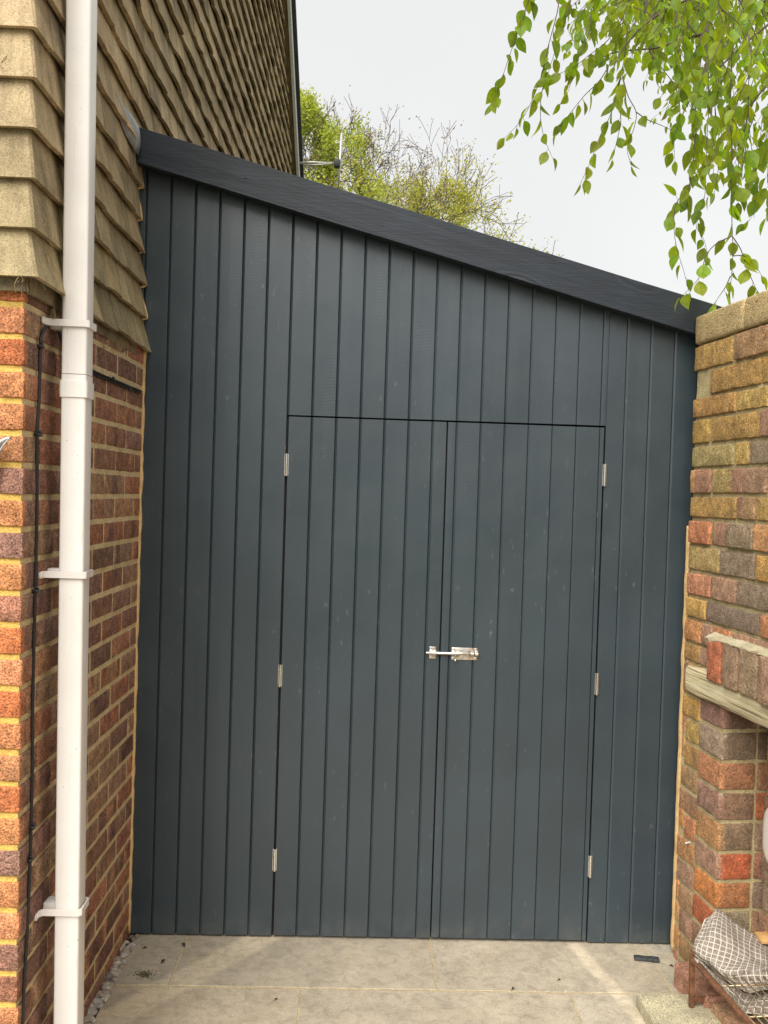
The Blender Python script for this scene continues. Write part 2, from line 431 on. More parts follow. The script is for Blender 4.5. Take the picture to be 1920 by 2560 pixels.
def paving_mat():
    m, nt, b = mat('sandstone_paving'); v = coords(nt)
    n1 = noise_n(nt, v, 3.2, 5, .6, .4); n2 = noise_n(nt, v, 26, 6, .68, .8); n3 = noise_n(nt, v, 300, 3, .7)
    c = mixc(nt, attr(nt), ramp(nt, n1, [(.3, .82), (.7, 1.15)]), 1.0, 'MULTIPLY')
    # scaly lighter flaking, stronger near the house wall
    sx = N(nt, 'ShaderNodeSeparateXYZ'); nt.links.new(v, sx.inputs[0])
    vf = coords(nt, (22, 60, 1)); n4 = noise_n(nt, vf, 1.0, 5, .7, .9)
    fl = ramp(nt, n4, [(.47, 0.0), (.55, 1.0)])
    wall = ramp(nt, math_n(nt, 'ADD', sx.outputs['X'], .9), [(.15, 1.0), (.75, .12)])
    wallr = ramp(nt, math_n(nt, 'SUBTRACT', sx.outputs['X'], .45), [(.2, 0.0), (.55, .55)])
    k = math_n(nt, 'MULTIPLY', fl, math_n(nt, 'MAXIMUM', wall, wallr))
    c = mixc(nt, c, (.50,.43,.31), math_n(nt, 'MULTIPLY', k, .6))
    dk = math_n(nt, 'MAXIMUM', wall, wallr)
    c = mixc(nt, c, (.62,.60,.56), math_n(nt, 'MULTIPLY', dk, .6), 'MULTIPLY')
    # two pale dried bands in the flags (stains with an edge of their own)
    def band(ax, ay, c0, c1, lo, hi):
        s_ = math_n(nt, 'ADD', math_n(nt, 'ADD', math_n(nt, 'MULTIPLY', sx.outputs['X'], ax), math_n(nt, 'MULTIPLY', sx.outputs['Y'], ay)), math_n(nt, 'MULTIPLY', n2, .02))
        a = ramp(nt, math_n(nt, 'SUBTRACT', s_, c0-.5), [(.490, 0.0), (.510, 1.0)])
        d = ramp(nt, math_n(nt, 'SUBTRACT', s_, c1-.5), [(.490, 1.0), (.510, 0.0)])
        return math_n(nt, 'MULTIPLY', a, d)
    b1 = band(BAND1[0], BAND1[1], BAND1[2], BAND1[3], 0, 1); b2 = band(BAND2[0], BAND2[1], BAND2[2], BAND2[3], 0, 1)
    c = mixc(nt, c, (1.36,1.35,1.31), math_n(nt, 'MAXIMUM', b1, b2), 'MULTIPLY')
    c = mixc(nt, c, ramp(nt, n2, [(.3, .74), (.55, 1.07)]), 1.0, 'MULTIPLY')
    c = mixc(nt, c, ramp(nt, noise_n(nt, v, 8, 6, .75, .6), [(.35, .88), (.6, 1.05)]), 1.0, 'MULTIPLY')
    c = mixc(nt, c, (.42,.32,.18), math_n(nt, 'MULTIPLY', ramp(nt, noise_n(nt, v, 5.5, 5, .7, .3), [(.55, 0.0), (.75, 1.0)]), .35))
    c = mixc(nt, c, ramp(nt, n3, [(.3, .62), (.7, 1.3)]), .9, 'MULTIPLY')
    nt.links.new(c, b.inputs['Base Color']); b.inputs['Roughness'].default_value = .62
    bump(nt, b, math_n(nt, 'ADD', n2, math_n(nt, 'MULTIPLY', n3, .3)), .5, .003); return m
def linecoef(p, q):
    d = (q-p); n = Vector((-d.y, d.x)).normalized(); return n.x, n.y, n.x*p.x+n.y*p.y
_a, _b = onZ(700, 2352), onZ(430, 2500); _c = onZ(600, 2352)
n0, n1_, c_0 = linecoef(_a, _b); c_1 = n0*_c.x+n1_*_c.y
BAND1 = (n0, n1_, min(c_0,c_1), max(c_0,c_1))
_a, _b = onZ(1427, 2362), onZ(1600, 2560); _c = onZ(1468, 2372)
n0, n1_, c_0 = linecoef(_a, _b); c_1 = n0*_c.x+n1_*_c.y
BAND2 = (n0, n1_, min(c_0,c_1), max(c_0,c_1))
M_pave = paving_mat()
M_point = mortar_mat('paving_pointing', (.56,.46,.28), (.40,.32,.19))

# ------------------------------------------------------------------ ground and paving (setting)
g = MB(); g.sheet(Vector((-300,-300,-.06)), Vector((1,0,0)), Vector((0,1,0)), UP, (0,600), (0,600), cell=60)
tag(g.build('ground', simple('ground_grass', (.07,.09,.035), .95, 0, .4, 3, .02)), kind='structure')
pv = MB(); EX = Vector((1,0,0)); EY = Vector((0,1,0)); O = Vector((0,0,0))
rows = [(-.332, .30, [-.735, -.553, .306, 1.075, 1.9]), (-.935, -.338, [-.735, -.130, .732, 1.6]), (-1.54, -.941, [-.735, -.553, .306, 1.075, 1.9]),
        (-2.15, -1.546, [-2.6, -1.7, -.9, -.13, .732, 1.6, 2.4]), (-2.75, -2.156, [-2.6, -1.3, -.553, .306, 1.075, 1.9]), (-3.36, -2.756, [-2.6, -1.7, -.9, -.13, .732, 1.6, 2.4]), (-3.96, -3.366, [-2.6, -1.3, -.553, .306, 1.075, 1.9]), (-4.6, -3.966, [-2.6, -1.7, -.9, -.13, .732, 1.6, 2.4])]
for y0, y1, xs in rows:
    for a, b_ in zip(xs[:-1], xs[1:]):
        t = random.uniform(.9, 1.08); wv = random.uniform(-.02, .02)
        pv.box(O, EX, EY, UP, (a+.003, b_-.003), (y0+.003, y1-.003), (-.045, random.uniform(-.0008, .0008)),
               col=(.44*t+wv, .385*t, .295*t-wv*.6), r=.0015)
tag(pv.build('paving', M_pave), kind='structure')
jt = MB(); jt.sheet(Vector((0,0,-.0022)), EX, EY, UP, (-.733, 1.9), (-4.6, .3), cell=.02, amp=.0012, fs=50)
jt.sheet(Vector((0,0,-.0026)), EX, EY, UP, (-2.6, -.733), (-4.6, -1.55), cell=.06, amp=.001, fs=50)
tag(jt.build('paving_joints', M_point), kind='structure')

# gravel strip along the foot of the house wall
gr = MB()
so_ = MB(); so_.sheet(Vector((0,0,-.012)), EX, EY, UP, (-.80, -.735), (-1.55, .02), cell=.012, amp=.005, fs=60)
tag(so_.build('soil_strip', M_soil), kind='structure')
for i in range(950):
    y = random.uniform(-1.5, 0.0); x = random.uniform(-.785+y*.012, -.728); q = random.choice([.003,.004,.005,.006,.008,.011,.014])
    if random.random() < .05: q = .019
    cc = random.choice([(.42,.36,.27), (.30,.25,.19), (.5,.45,.37), (.2,.17,.14), (.36,.33,.29)])
    gr.blob((x, y, -.006+q*.35+random.uniform(0,.004)), q*random.uniform(.8,1.3), q*random.uniform(.8,1.4), q*.7, cc, .4, 0, 5, 7, random.random()*9)
M_grav, nt_, b_ = mat('gravel_mix'); vv = coords(nt_)
nt_.links.new(mixc(nt_, attr(nt_), ramp(nt_, noise_n(nt_, vv, 90, 4, .6), [(.3, .6), (.7, 1.2)]), 1.0, 'MULTIPLY'), b_.inputs['Base Color'])
b_.inputs['Roughness'].default_value = .85; bump(nt_, b_, noise_n(nt_, vv, 200, 3, .6), .6, .001)
tag(gr.build('gravel', M_grav, smooth=True), 'loose pebbles and grit along the foot of the shaded brick house wall', 'gravel', kind='stuff')

# ------------------------------------------------------------------ the tile hung brick house on the left
house = thing('tile_hung_house', 'brick house with tan hanging tiles above, filling the left side', 'house', (-1.2, -1.1, 0))
PITCH, B0 = .075, 1.404
YC = -1.10                                   # front corner
def cj(c, a=.12): 
    k = 1+random.uniform(-a, a); return tuple(max(.01, x*k*(1+random.uniform(-.04,.04))) for x in c)
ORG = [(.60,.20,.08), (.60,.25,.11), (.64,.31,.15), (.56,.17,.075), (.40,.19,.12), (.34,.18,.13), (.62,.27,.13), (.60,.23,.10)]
BRN = [(.32,.155,.095), (.28,.14,.09), (.38,.165,.095), (.26,.14,.10), (.34,.20,.13), (.31,.17,.125), (.38,.23,.14), (.42,.19,.11)]  # side-wall browns, with that wall's shade mixed into the colour
bw = MB(); hb = (.0325)
nc = 27
k0 = int(math.floor((0 - B0)/PITCH))
for k in range(k0-1, 9):
    z0 = B0 + k*PITCH + .0075; z1 = z0 + .060
    if z0 > 2.06: break
    odd = k % 2
    # side wall: stretchers; even rows start at the corner with a header
    s = -YC; first = .1025 if odd else .215
    edges = []; e = s
    edges.append((e-first, e)); e = e-first-.010
    while e > -.6:
        edges.append((e-.212, e)); e -= .225
    for j, (s0, s1) in enumerate(edges):
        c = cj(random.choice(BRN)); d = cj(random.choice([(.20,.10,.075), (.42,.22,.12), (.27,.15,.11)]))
        b1, b2 = sorted([random.random(), random.random()]); wst = random.random() < .55
        oc = cj(random.choice(ORG[:2]+ORG[4:7]))
        def cf(u, v, P, c=c, d=d, b1=b1, b2=b2, wst=wst, oc=oc, j=j):
            col = c
            if wst and b1 < u < b2: col = d
            if j == 0 and P.y < YC+.012 : col = oc
            return col
        jj = random.uniform(-.002, .002)
        pr = .003 if s0 > .7 else 0.0
        dp = -.10 if j else -(.215 if odd else .1025)
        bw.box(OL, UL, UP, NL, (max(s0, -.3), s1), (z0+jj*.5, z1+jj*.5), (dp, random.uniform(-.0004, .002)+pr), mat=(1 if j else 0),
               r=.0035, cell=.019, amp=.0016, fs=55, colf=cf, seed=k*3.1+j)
        if s0 < -.25: break
    # front face: quoin return is the box above; rest to the left (local x along -X)
    e = XL + YC*math.tan(A1) - (.215 if odd else .1025) - .010
    for j in range(4):
        L = .215
        c = cj(random.choice(ORG), .18); d = cj(random.choice(ORG))
        hh = random.random()
        def cf2(u, v, P, c=c, d=d, hh=hh):
            return d if (u > .84 or u < hh*.2) else c
        bw.box(Vector((0, YC, 0)), EX, UP, Vector((0,-1,0)), (e-L, e), (z0, z1), (-.10, random.uniform(-.001, .003)), mat=0, r=.004, cell=.015, amp=.0026, fs=62, colf=cf2, seed=k*5+j)
        e -= L + .010
bw.sheet(OL - NL*.0014, UL, UP, NL, (-.3, -YC-.0035), (-.05, 2.10), cell=.012, amp=.0004, fs=38, mat=3)
bw.sheet(Vector((0, YC+.0066, 0)), EX, UP, Vector((0,-1,0)), (-1.75, XL+YC*math.tan(A1)-.0012), (-.05, 2.10), cell=.012, amp=.0016, fs=45, mat=2)
bw.build('brick_wall', [M_brick_face, M_brick_side, M_mort_y, M_mort_s], house, smooth=True, wrp=True)
# structural core behind
RZ = lambda y: min(5.37-.82*(y-4.04), 5.37-.82*(2-4.04) - .82*(2-y)*.9)
core = MB()
pl = [(YC+.03, -.05), (5.9, -.05), (5.9, RZ(5.9)), (2.0, RZ(2.0)), (YC+.03, RZ(YC))]
def xw(y, off=0): return XL + y*math.tan(A1) + off
n_ = len(pl)
vs = [(xw(y)-.10, y, z) for y, z in pl] + [(-3.2, y, z) for y, z in pl]
fs_ = [tuple(range(n_)), tuple(range(n_, 2*n_))[::-1]] + [(i, i+n_, (i+1) % n_ + n_, (i+1) % n_) for i in range(n_)]
core.add(vs, fs_)
core.build('wall_core', M_dark, house)

# hanging tiles
TAN = (.46,.345,.21)
tl = MB(); GA = .1135; ZB = 2.058; TW = .165
def tile(path_o, u, n, s0, s1, zb, col, lift=None, bell=0.0):
    """one plain tile: exposed face from zb up to zb+GA+.03, kicked out at the foot"""
    nu, nv = 4, 3; th = .0145; vs = []; fc = []
    tw = random.uniform(-.006, .006); camb = random.choice([-1,1,1])*random.uniform(.001, .0065); tz = random.uniform(-.004, .004)
    lo = .030 + (lift if lift else random.uniform(-.0015, .003)); hi = .006
    H = GA + .030
    for layer in (0, 1):
        for j in range(nv+1):
            for i in range(nu+1):
                a = i/nu; b_ = j/nv
                off = lo + (hi-lo)*b_ + (a-.5)*tw*(1-b_) + camb*(1-(2*a-1)**2)*(1-b_) + bell*(1-b_)**2
                off += (th*.5 if layer == 0 else -th*.5)
                z = zb + H*b_ + tz + (noise.noise(Vector((s0*31+a*9, zb*17, layer)))*.0015 if j == 0 else 0)
                vs.append(path_o + u*(s0+.0008+(s1-s0-.0016)*a) + n*off + UP*z)
    q = (nu+1)*(nv+1)
    for j in range(nv):
        for i in range(nu):
            a = j*(nu+1)+i; fc.append((a, a+1, a+nu+2, a+nu+1)); fc.append((q+a, q+a+nu+1, q+a+nu+2, q+a+1))
    for i in range(nu):
        fc.append((i, q+i, q+i+1, i+1)); t = nv*(nu+1)+i; fc.append((t, t+1, q+t+1, q+t))
    for j in range(nv):
        a = j*(nu+1); fc.append((a, a+nu+1, q+a+nu+1, q+a)); a += nu; fc.append((a, q+a, q+a+nu+1, a+nu+1))
    if u.cross(UP).dot(n) < 0: fc = [tuple(reversed(x)) for x in fc]
    tl.add(vs, fc, col)
rowi = 0; z = ZB
while z < 7.0:
    odd = rowi % 2
    col0 = TAN
    lb = .9 + .02*rowi
    bell = .010 if rowi == 0 else 0
    zl = z
    # side wall
    cl = .11 if odd else .19                  # leg of the angle tile along the side
    cf_ = .19 if odd else .11
    s1 = -YC - cl + .022
    while s1 > -6.0:
        s0 = s1 - TW
        y = -(s0+s1)/2
        if zl + .05 < RZ(y) and zl < 1.95 + .64*(y+3.4):
            k = random.uniform(.74, 1.14); kk = random.uniform(-.012, .012)
            if random.random() < .1: k *= .85
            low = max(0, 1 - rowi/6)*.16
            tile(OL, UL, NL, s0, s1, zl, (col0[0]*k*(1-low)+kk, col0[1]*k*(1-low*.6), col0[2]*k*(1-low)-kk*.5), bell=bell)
        s1 = s0
    # angle tile and front tiles
    if z < 4.6:
        if z < 3.4:
            xc = XL + YC*math.tan(A1)
            th = .0125; nv = 3; vs = []; fc = []; k = random.uniform(.85, 1.1); lf = random.uniform(0, .004)
            ptsN = 7
            for layer in (0, 1):
                for j in range(nv+1):
                    b_ = j/nv; off = .030 + lf + (.006-.030)*b_ + bell*(1-b_)**2 + (th*.5 if layer == 0 else -th*.5)
                    zz = z + (GA+.03)*b_
                    C_ = Vector((xc, YC, 0))
                    pts = [C_ + Vector((-cf_-.02, -off, zz)), C_ + Vector((-cf_*.5, -off, zz)), C_ + Vector((off-.006, -off, zz)), C_ + Vector((off, -off+.006, zz)),
                           C_ - UL*(cl*.33) + NL*off + UP*zz, C_ - UL*(cl*.66) + NL*off + UP*zz, C_ - UL*(cl-.022) + NL*off + UP*zz]
                    vs += pts
            q = ptsN*(nv+1)
            for j in range(nv):
                for i in range(ptsN-1):
                    a = j*ptsN+i; fc.append((a, a+1, a+ptsN+1, a+ptsN)); fc.append((q+a, q+a+ptsN, q+a+ptsN+1, q+a+1))
            for i in range(ptsN-1): fc.append((i, q+i, q+i+1, i+1))
            for j in range(nv):
                a = j*ptsN; fc.append((a, a+ptsN, q+a+ptsN, q+a)); a += ptsN-1; fc.append((a, q+a, q+a+ptsN, a+ptsN))
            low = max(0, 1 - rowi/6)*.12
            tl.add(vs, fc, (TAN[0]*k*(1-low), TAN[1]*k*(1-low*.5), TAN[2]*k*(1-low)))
        e = XL + YC*math.tan(A1) - cf_ - .022
        for j in range(5):
            k = random.uniform(.85, 1.1)
            tile(Vector((0, YC, 0)), EX, Vector((0,-1,0)), e-TW, e, z, (TAN[0]*k, TAN[1]*k, TAN[2]*k), bell=bell); e -= TW
    z += GA; rowi += 1
# undercloak course peeping out beneath the lowest tiles
ucl = MB(); s1 = -YC
while s1 > -.1:
    tile_s0 = s1 - TW
    ucl.box(OL, UL, UP, NL, (tile_s0+.001, s1-.001), (2.03, 2.10), (.004, .018), col=(.27,.22,.14), r=.002)
    s1 = tile_s0
ucl.box(Vector((0, YC, 0)), EX, UP, Vector((0,-1,0)), (-1.7, XL+YC*math.tan(A1)+.012), (2.03, 2.10), (.004, .018), col=(.27,.22,.14), r=.002)
ucl.build('undercloak_tiles', M_tile, house, wrp='tile')
tl.build('hanging_tiles', M_tile, house, wrp='tile')

# verge of the roof: soffit, white bargeboard, tile edge, along the rake
def rake(name, m, x0, x1, z0, z1):
    mb = MB(); P = []
    ys = [6.6, 2.0, -1.6]
    vs = []
    for y in ys:
        zz = 5.40-.82*(y-4.04) if y >= 2 else 5.40-.82*(2-4.04)-.82*(2-y)*.9
        for (dx, dz) in ((x0, z0), (x1, z0), (x1, z1), (x0, z1)): vs.append((xw(y, dx)-.054, y, zz+dz))
    fc = [(0,1,2,3)]
    for i in range(2):
        for k in range(4): fc.append((i*4+k, i*4+(k+1) % 4, (i+1)*4+(k+1) % 4, (i+1)*4+k))
    fc.append((11,10,9,8)); mb.add(vs, fc); mb.build(name, m, house)
rake('soffit_board', M_oakw, -.02, .062, 0.0, .05)
rake('bargeboard', M_whitetrim, .062, .085, -.02, .10)
rake('roof', M_rooft, -2.4, .115, .101, .16)

# ------------------------------------------------------------------ timber lean-to front
shed = thing('timber_lean_to', 'dark grey boarded lean-to front with a sloping fascia between the two brick walls', 'shed', (.2, 0, 0))
SL = -.2635; ZF = 2.812
def ztop(x): return ZF + SL*(x+.786)
GX0, GP = -.6825, .08525
PC = (.024,.039,.049)
def boards(mb, x0, x1, z0, z1f, y0=0.0, seedk=0):
    k = math.floor((x0-GX0)/GP + 1e-6)
    while True:
        a = GX0 + k*GP; b_ = a + GP; k += 1
        if a >= x1 - 1e-6: break
        gl = a >= x0 - 1e-4; gr_ = b_ <= x1 + 1e-4
        if b_ <= x0 + .004: continue
        a = max(a, x0); b_ = min(b_, x1)
        if b_ - a < .006: continue
        random.seed(int(k*13+seedk)); yo = y0 + random.uniform(-.0007, .0007); c = 1+random.uniform(-.05, .05); ti = random.uniform(-.0012, .0012)
        col = (PC[0]*c, PC[1]*c, PC[2]*c)
        p = []
        if gl: p += [(a-.0004, yo+.011), (a+.0024, yo+.010), (a+.0022, yo+.0036), (a+.0082, yo)]
        else: p += [(a, yo+.018), (a, yo+.001), (a+.001, yo)]
        m_ = (a+b_)/2; p += [(a+(b_-a)*.3, yo+ti*.3), (m_, yo+ti*.5), (a+(b_-a)*.7, yo+ti*.3)]
        if gr_: p += [(b_-.0022, yo), (b_-.0006, yo+.0016), (b_-.0004, yo+.011)]
        else: p += [(b_-.001, yo), (b_, yo+.001), (b_, yo+.018)]
        vs = []; fc = []
        for (x, y) in p: vs.append((x, y, z0)); vs.append((x, y, z1f(x)))
        for i in range(len(p)-1): fc.append((2*i, 2*i+2, 2*i+3, 2*i+1))
        # top and bottom returns
        nb = len(vs)
        for (x, y) in p: vs.append((x, yo+.018, z0)); vs.append((x, yo+.018, z1f(x)))
        for i in range(len(p)-1):
            fc.append((2*i+1, 2*i+3, nb+2*i+3, nb+2*i+1)); fc.append((2*i, nb+2*i, nb+2*i+2, 2*i+2))
        mb.add(vs, fc, col)
DL, DM, DR, DT = -.2530, .3095, .8705, 1.852
cl_ = MB(); zt = lambda x: ztop(x)-.07
boards(cl_, -.83, GX0+5*GP, .008, zt, 0, 1)
boards(cl_, GX0+5*GP, DR+.0025, DT+.0035, zt, .0012, 2)
boards(cl_, DR+.0025, 1.205, .006, zt, 0, 3)
cl_.build('cladding', M_paint, shed)
random.seed(21)
fr = MB()
for (a, b_) in ((-.80, -.70), (DL-.05, DL+.0), (DR-.0, DR+.05), (1.1, 1.2)):
    fr.box(O, EX, UP, EY, (a, b_), (.0, 2.15), (.0195, .06))
fr.box(O, EX, UP, EY, (-.8, 1.2), (DT+.004, DT+.06), (.0615, .1))
fr.box(O, EX, UP, EY, (DM-.04, DM+.04), (.02, DT), (.030, .06))
fr.box(O, EX, UP, EY, (-.8, 1.2), (0.02, 2.2), (.11, .12))  # near-black sheet so the board gaps read as unlit interior
fr.build('frame', M_dark, shed)
for side, (a, b_) in enumerate(((DL+.0030, DM-.0022), (DM+.0022, DR-.0028))):
    d = MB(); boards(d, a, b_, .012 if side else .010, lambda x: DT-.0022 - .0012*(x-DL), -.0005 if side else .0003, 4)
    leaf = d.build('door_leaf', M_paint, shed)
    leaf['label'] = ('right door leaf carrying the bolt' if side else 'left door leaf carrying the bolt keeper')
    hx = (DL+.000) if side == 0 else (DR+.003)
    hz = [(1.680,), (.936,), (.2805,)]
    for (zc,) in hz:
        h = MB(); L = .076
        for q in range(5):
            z0 = zc - L/2 + q*L/5; 
            h.tube([(hx, -.0065, z0+.0006), (hx, -.0065, z0+L/5-.0006)], .0053, 14)
        h.tube([(hx, -.0065, zc-L/2-.0015), (hx, -.0065, zc+L/2+.0015)], .0040, 12)
        h.box(O, EX, UP, EY, (hx-.007, hx+.001), (zc-L/2, zc+L/2), (-.0030, .0008))
        h.box(O, EX, UP, EY, (hx-.001, hx+.007), (zc-L/2, zc+L/2), (-.0028, .0006))
        ho = h.build('hinge', M_zinc, None, smooth=True, angle=40)
        ho.parent = leaf
        ho.location = Vector((0,0,0)) - shed.location + Vector((0,0,0))
    def bolt_parts():
        q = MB(); S = onY(1129, 1621, -.002); E = onY(1193, 1652, -.002); zc = (S.z+E.z)/2 + .004
        if side:
            q.box(O, EX, UP, EY, (S.x, E.x), (zc-.0225, zc+.0205), (-.0035, -.0010), r=.0008)
            for sx in (S.x+.007, E.x-.007):
                for sz in (zc-.017, zc+.015):
                    q.tube([(sx, -.003, sz), (sx, -.0055, sz), (sx, -.0062, sz)], [.0042, .0040, .0022], 12)
            x0, x1 = onY(1064, 1636).x, onY(1195.5, 1636).x
            yb = -.0105
            q.tube([(x0, yb, zc), (x0+.002, yb, zc), (x1-.002, yb, zc), (x1, yb, zc)], [.0035, .0050, .0050, .0035], 14)
            # straps wrapped over the rod
            def strap(xa, xb, rr=.0068):
                vs = []; fc = []; n_ = 10
                pts = [(-.0035, -rr-.006)] + [(yb*1.0 - rr*math.sin(math.pi*i/n_)*1.0, -rr*math.cos(math.pi*i/n_)) for i in range(n_+1)] + [(-.0035, rr+.006)]
                for (yy, zz) in pts: vs += [(xa, yy, zc+zz), (xb, yy, zc+zz)]
                for i in range(len(pts)-1): fc.append((2*i, 2*i+1, 2*i+3, 2*i+2))
                q.add(vs, fc, mat=0)
                for xx in (xa, xb):
                    q.tube([(xx, yy, zc+zz) for (yy, zz) in pts[1:-1]], .0008, 5)
            strap(S.x+.001, S.x+.011); strap(S.x+.016, S.x+.027); strap(E.x-.026, E.x-.014); strap(E.x-.010, E.x+.001)
            hxx = S.x + .0125
            q.tube([(hxx, yb-.004, zc), (hxx, yb-.006, zc-.012), (hxx, yb-.007, zc-.020)], .0022, 10)
            q.tube([(hxx, yb-.007, zc-.0185), (hxx, yb-.007, zc-.0205), (hxx, yb-.0072, zc-.0245), (hxx, yb-.0072, zc-.0268)], [.0022, .0040, .0042, .0018], 12)
            o = q.build('bolt', M_steel, None, smooth=True, angle=40)
            o['label'] = 'zinc barrel bolt shot across the door gap'
        else:
            xa, xb = onY(1073, 1636).x, onY(1089.5, 1636).x
            q.box(O, EX, UP, EY, (xa, xb), (zc-.0205, zc-.0065), (-.0038, -.0010), r=.0006)
            q.box(O, EX, UP, EY, (xa, xb), (zc+.0065, zc+.0215), (-.0038, -.0010), r=.0006)
            vs = []; fc = []; n_ = 10; rr = .0068; yb = -.0105
            pts = [(-.0038, -rr-.003)] + [(yb - rr*math.sin(math.pi*i/n_), -rr*math.cos(math.pi*i/n_)) for i in range(n_+1)] + [(-.0038, rr+.003)]
            for (yy, zz) in pts: vs += [(xa+.001, yy, zc+zz), (xb+.001, yy, zc+zz)]
            for i in range(len(pts)-1): fc.append((2*i, 2*i+1, 2*i+3, 2*i+2))
            q.add(vs, fc)
            for sz in (zc-.0145, zc+.0145): q.tube([((xa+xb)/2, -.0035, sz), ((xa+xb)/2, -.0058, sz)], [.0038, .0028], 10)
            o = q.build('bolt_keeper', M_steel, None, smooth=True, angle=40)
        o.parent = leaf; o.location = -shed.location
    bolt_parts()
# fascia
fa = MB(); UX = Vector((1, 0, SL)).normalized(); VX = Vector((-SL, 0, 1)).normalized()
n_ = 60; vs = []; fc = []
X0, X1, FH = -.789, 1.285, .122
for i in range(n_+1):
    x = X0 + (X1-X0)*i/n_
    zt_ = ztop(x) + noise.noise(Vector((x*3,0,0)))*.0015; zb_ = ztop(x) - FH + noise.noise(Vector((x*3,5,0)))*.0015
    for (yy, zz) in ((-.070, zb_+.002), (-.070, zt_-.003), (-.067, zt_), (-.030, zt_), (-.030, zb_), (-.067, zb_)): vs.append((x, yy, zz))
for i in range(n_):
    for k in range(6): fc.append((i*6+k, (i+1)*6+k, (i+1)*6+(k+1) % 6, i*6+(k+1) % 6))
fc.append((0,1,2,3,4,5)); fc.append(tuple(n_*6+k for k in range(6))[::-1])
fa.add(vs, fc); fo = fa.build('fascia', M_fascia, shed)
for px, py in ((400, 372), (407, 355), (392, 380), (614, 446), (823, 487), (817, 512), (1021, 560), (1219, 617), (1214, 640), (1410, 690), (1560, 740), (1016, 575), (614, 447)):
    sh = MB(); p = onY(px, py, -.0701); sh.tube([p + Vector((0, .002, 0)), p + Vector((0, -.0002, 0))], .0032, 8)
    o = sh.build('screw_hole', M_dark); o.parent = fo; o.location = -shed.location
# roof deck behind the fascia
rd = MB(); vs = []
for x in (-.75, 1.28):
    for y in (-.0295, 3.6): vs += [(x, y, ztop(x)-.012), (x, y, ztop(x)-.068)]
rd.add(vs, [(0,2,6,4), (1,5,7,3), (0,1,3,2), (4,6,7,5), (0,4,5,1), (2,3,7,6)])
rd.build('roof', M_dark, shed)
# expanding foam and sealant at both edges
fm = MB(); pts = []; rr = []
for i in range(120):
    z = .01 + i*2.05/119; x = -.7605 + noise.noise(Vector((0, 0, z*14)))*.004
    pts.append((x, -.006, z)); rr.append(.0085 + noise.noise(Vector((3, 0, z*23)))*.003)
fm.tube(pts, rr, 8); fm.build('foam_seal', M_foam, shed, smooth=True); fm = MB()
pts = []; rr = []
for i in range(90):
    z = 2.05 + i*.62/89; fr_ = ((z-ZB)/GA) % 1
    pts.append((XL+.036-.026*fr_ - tback(0, z) + noise.noise(Vector((1, 0, z*20)))*.003, -.006, z)); rr.append(.0055+noise.noise(Vector((3, 0, z*23)))*.002)
fm.tube(pts, rr, 7); fm.build('foam_seal', M_foam, shed, smooth=True)
for (xa, ya, r0, z1) in ((1.166, -.055, .0075, 1.45), (1.173, -.025, .007, 1.50)):
    pts = []; rr = []
    for i in range(100):
        z = .01 + i*z1/99; pts.append((xa + noise.noise(Vector((xa*40, 0, z*12)))*.003, ya, z)); rr.append(r0 + noise.noise(Vector((7, xa*9, z*19)))*.002)
    fm = MB(); fm.tube(pts, rr, 8); fm.build('foam_seal', M_foam, shed, smooth=True)

# ------------------------------------------------------------------ white downpipe
dp = thing('downpipe', 'white square rainwater downpipe on the side of the brick house', 'downpipe', (-.74, -.93, 0))
PT = onY(163.5, 0, -.95); PB = onY(131.7, 2560, -.95)
lean = (PT.x-PB.x)/(PT.z-PB.z); W_ = .0625
def px_(z): return PB.x + lean*(z-PB.z)
def sqtube(mb, za, zb, w0, grow=0.0, r=.007, y0=-.95, hollow=False):
    vs = []; fc = []; prof = []
    h = w0/2 + grow
    for cx_, cy_, a0 in ((1,1,0), (-1,1,90), (-1,-1,180), (1,-1,270)):
        for q in range(5):
            a = math.radians(a0 + q*22.5); prof.append((cx_*(h-r)+math.cos(a)*r, cy_*(h-r)+math.sin(a)*r))
    m_ = len(prof)
    zs = [za + (zb-za)*i/8 for i in range(9)]
    for z in zs:
        for (x, y) in prof: vs.append((px_(z)+w0/2 + x, y0 + w0/2 + y, z))
    for i in range(8):
        for k in range(m_): fc.append((i*m_+k, i*m_+(k+1) % m_, (i+1)*m_+(k+1) % m_, (i+1)*m_+k))
    fc.append(tuple(range(m_))[::-1]); fc.append(tuple(8*m_+k for k in range(m_))); mb.add(vs, fc)
p1 = MB(); zc0 = onY(190, 935, -.95).z; zc1 = onY(190, 952, -.95).z; zc2 = onY(190, 993, -.95).z
sqtube(p1, zc0+.0008, 3.6, W_)
p1.build('upper_pipe', M_pvc, dp, smooth=True, angle=50)
p2 = MB(); sqtube(p2, -.03, zc1, W_-.001); p2.build('lower_pipe', M_pvc, dp, smooth=True, angle=50)
p3 = MB(); sqtube(p3, zc1, zc0-.0008, W_, .0004); sqtube(p3, zc2, zc1, W_, .0035, .008)
p3.build('pipe_collar', M_pvc, dp, smooth=True, angle=50)
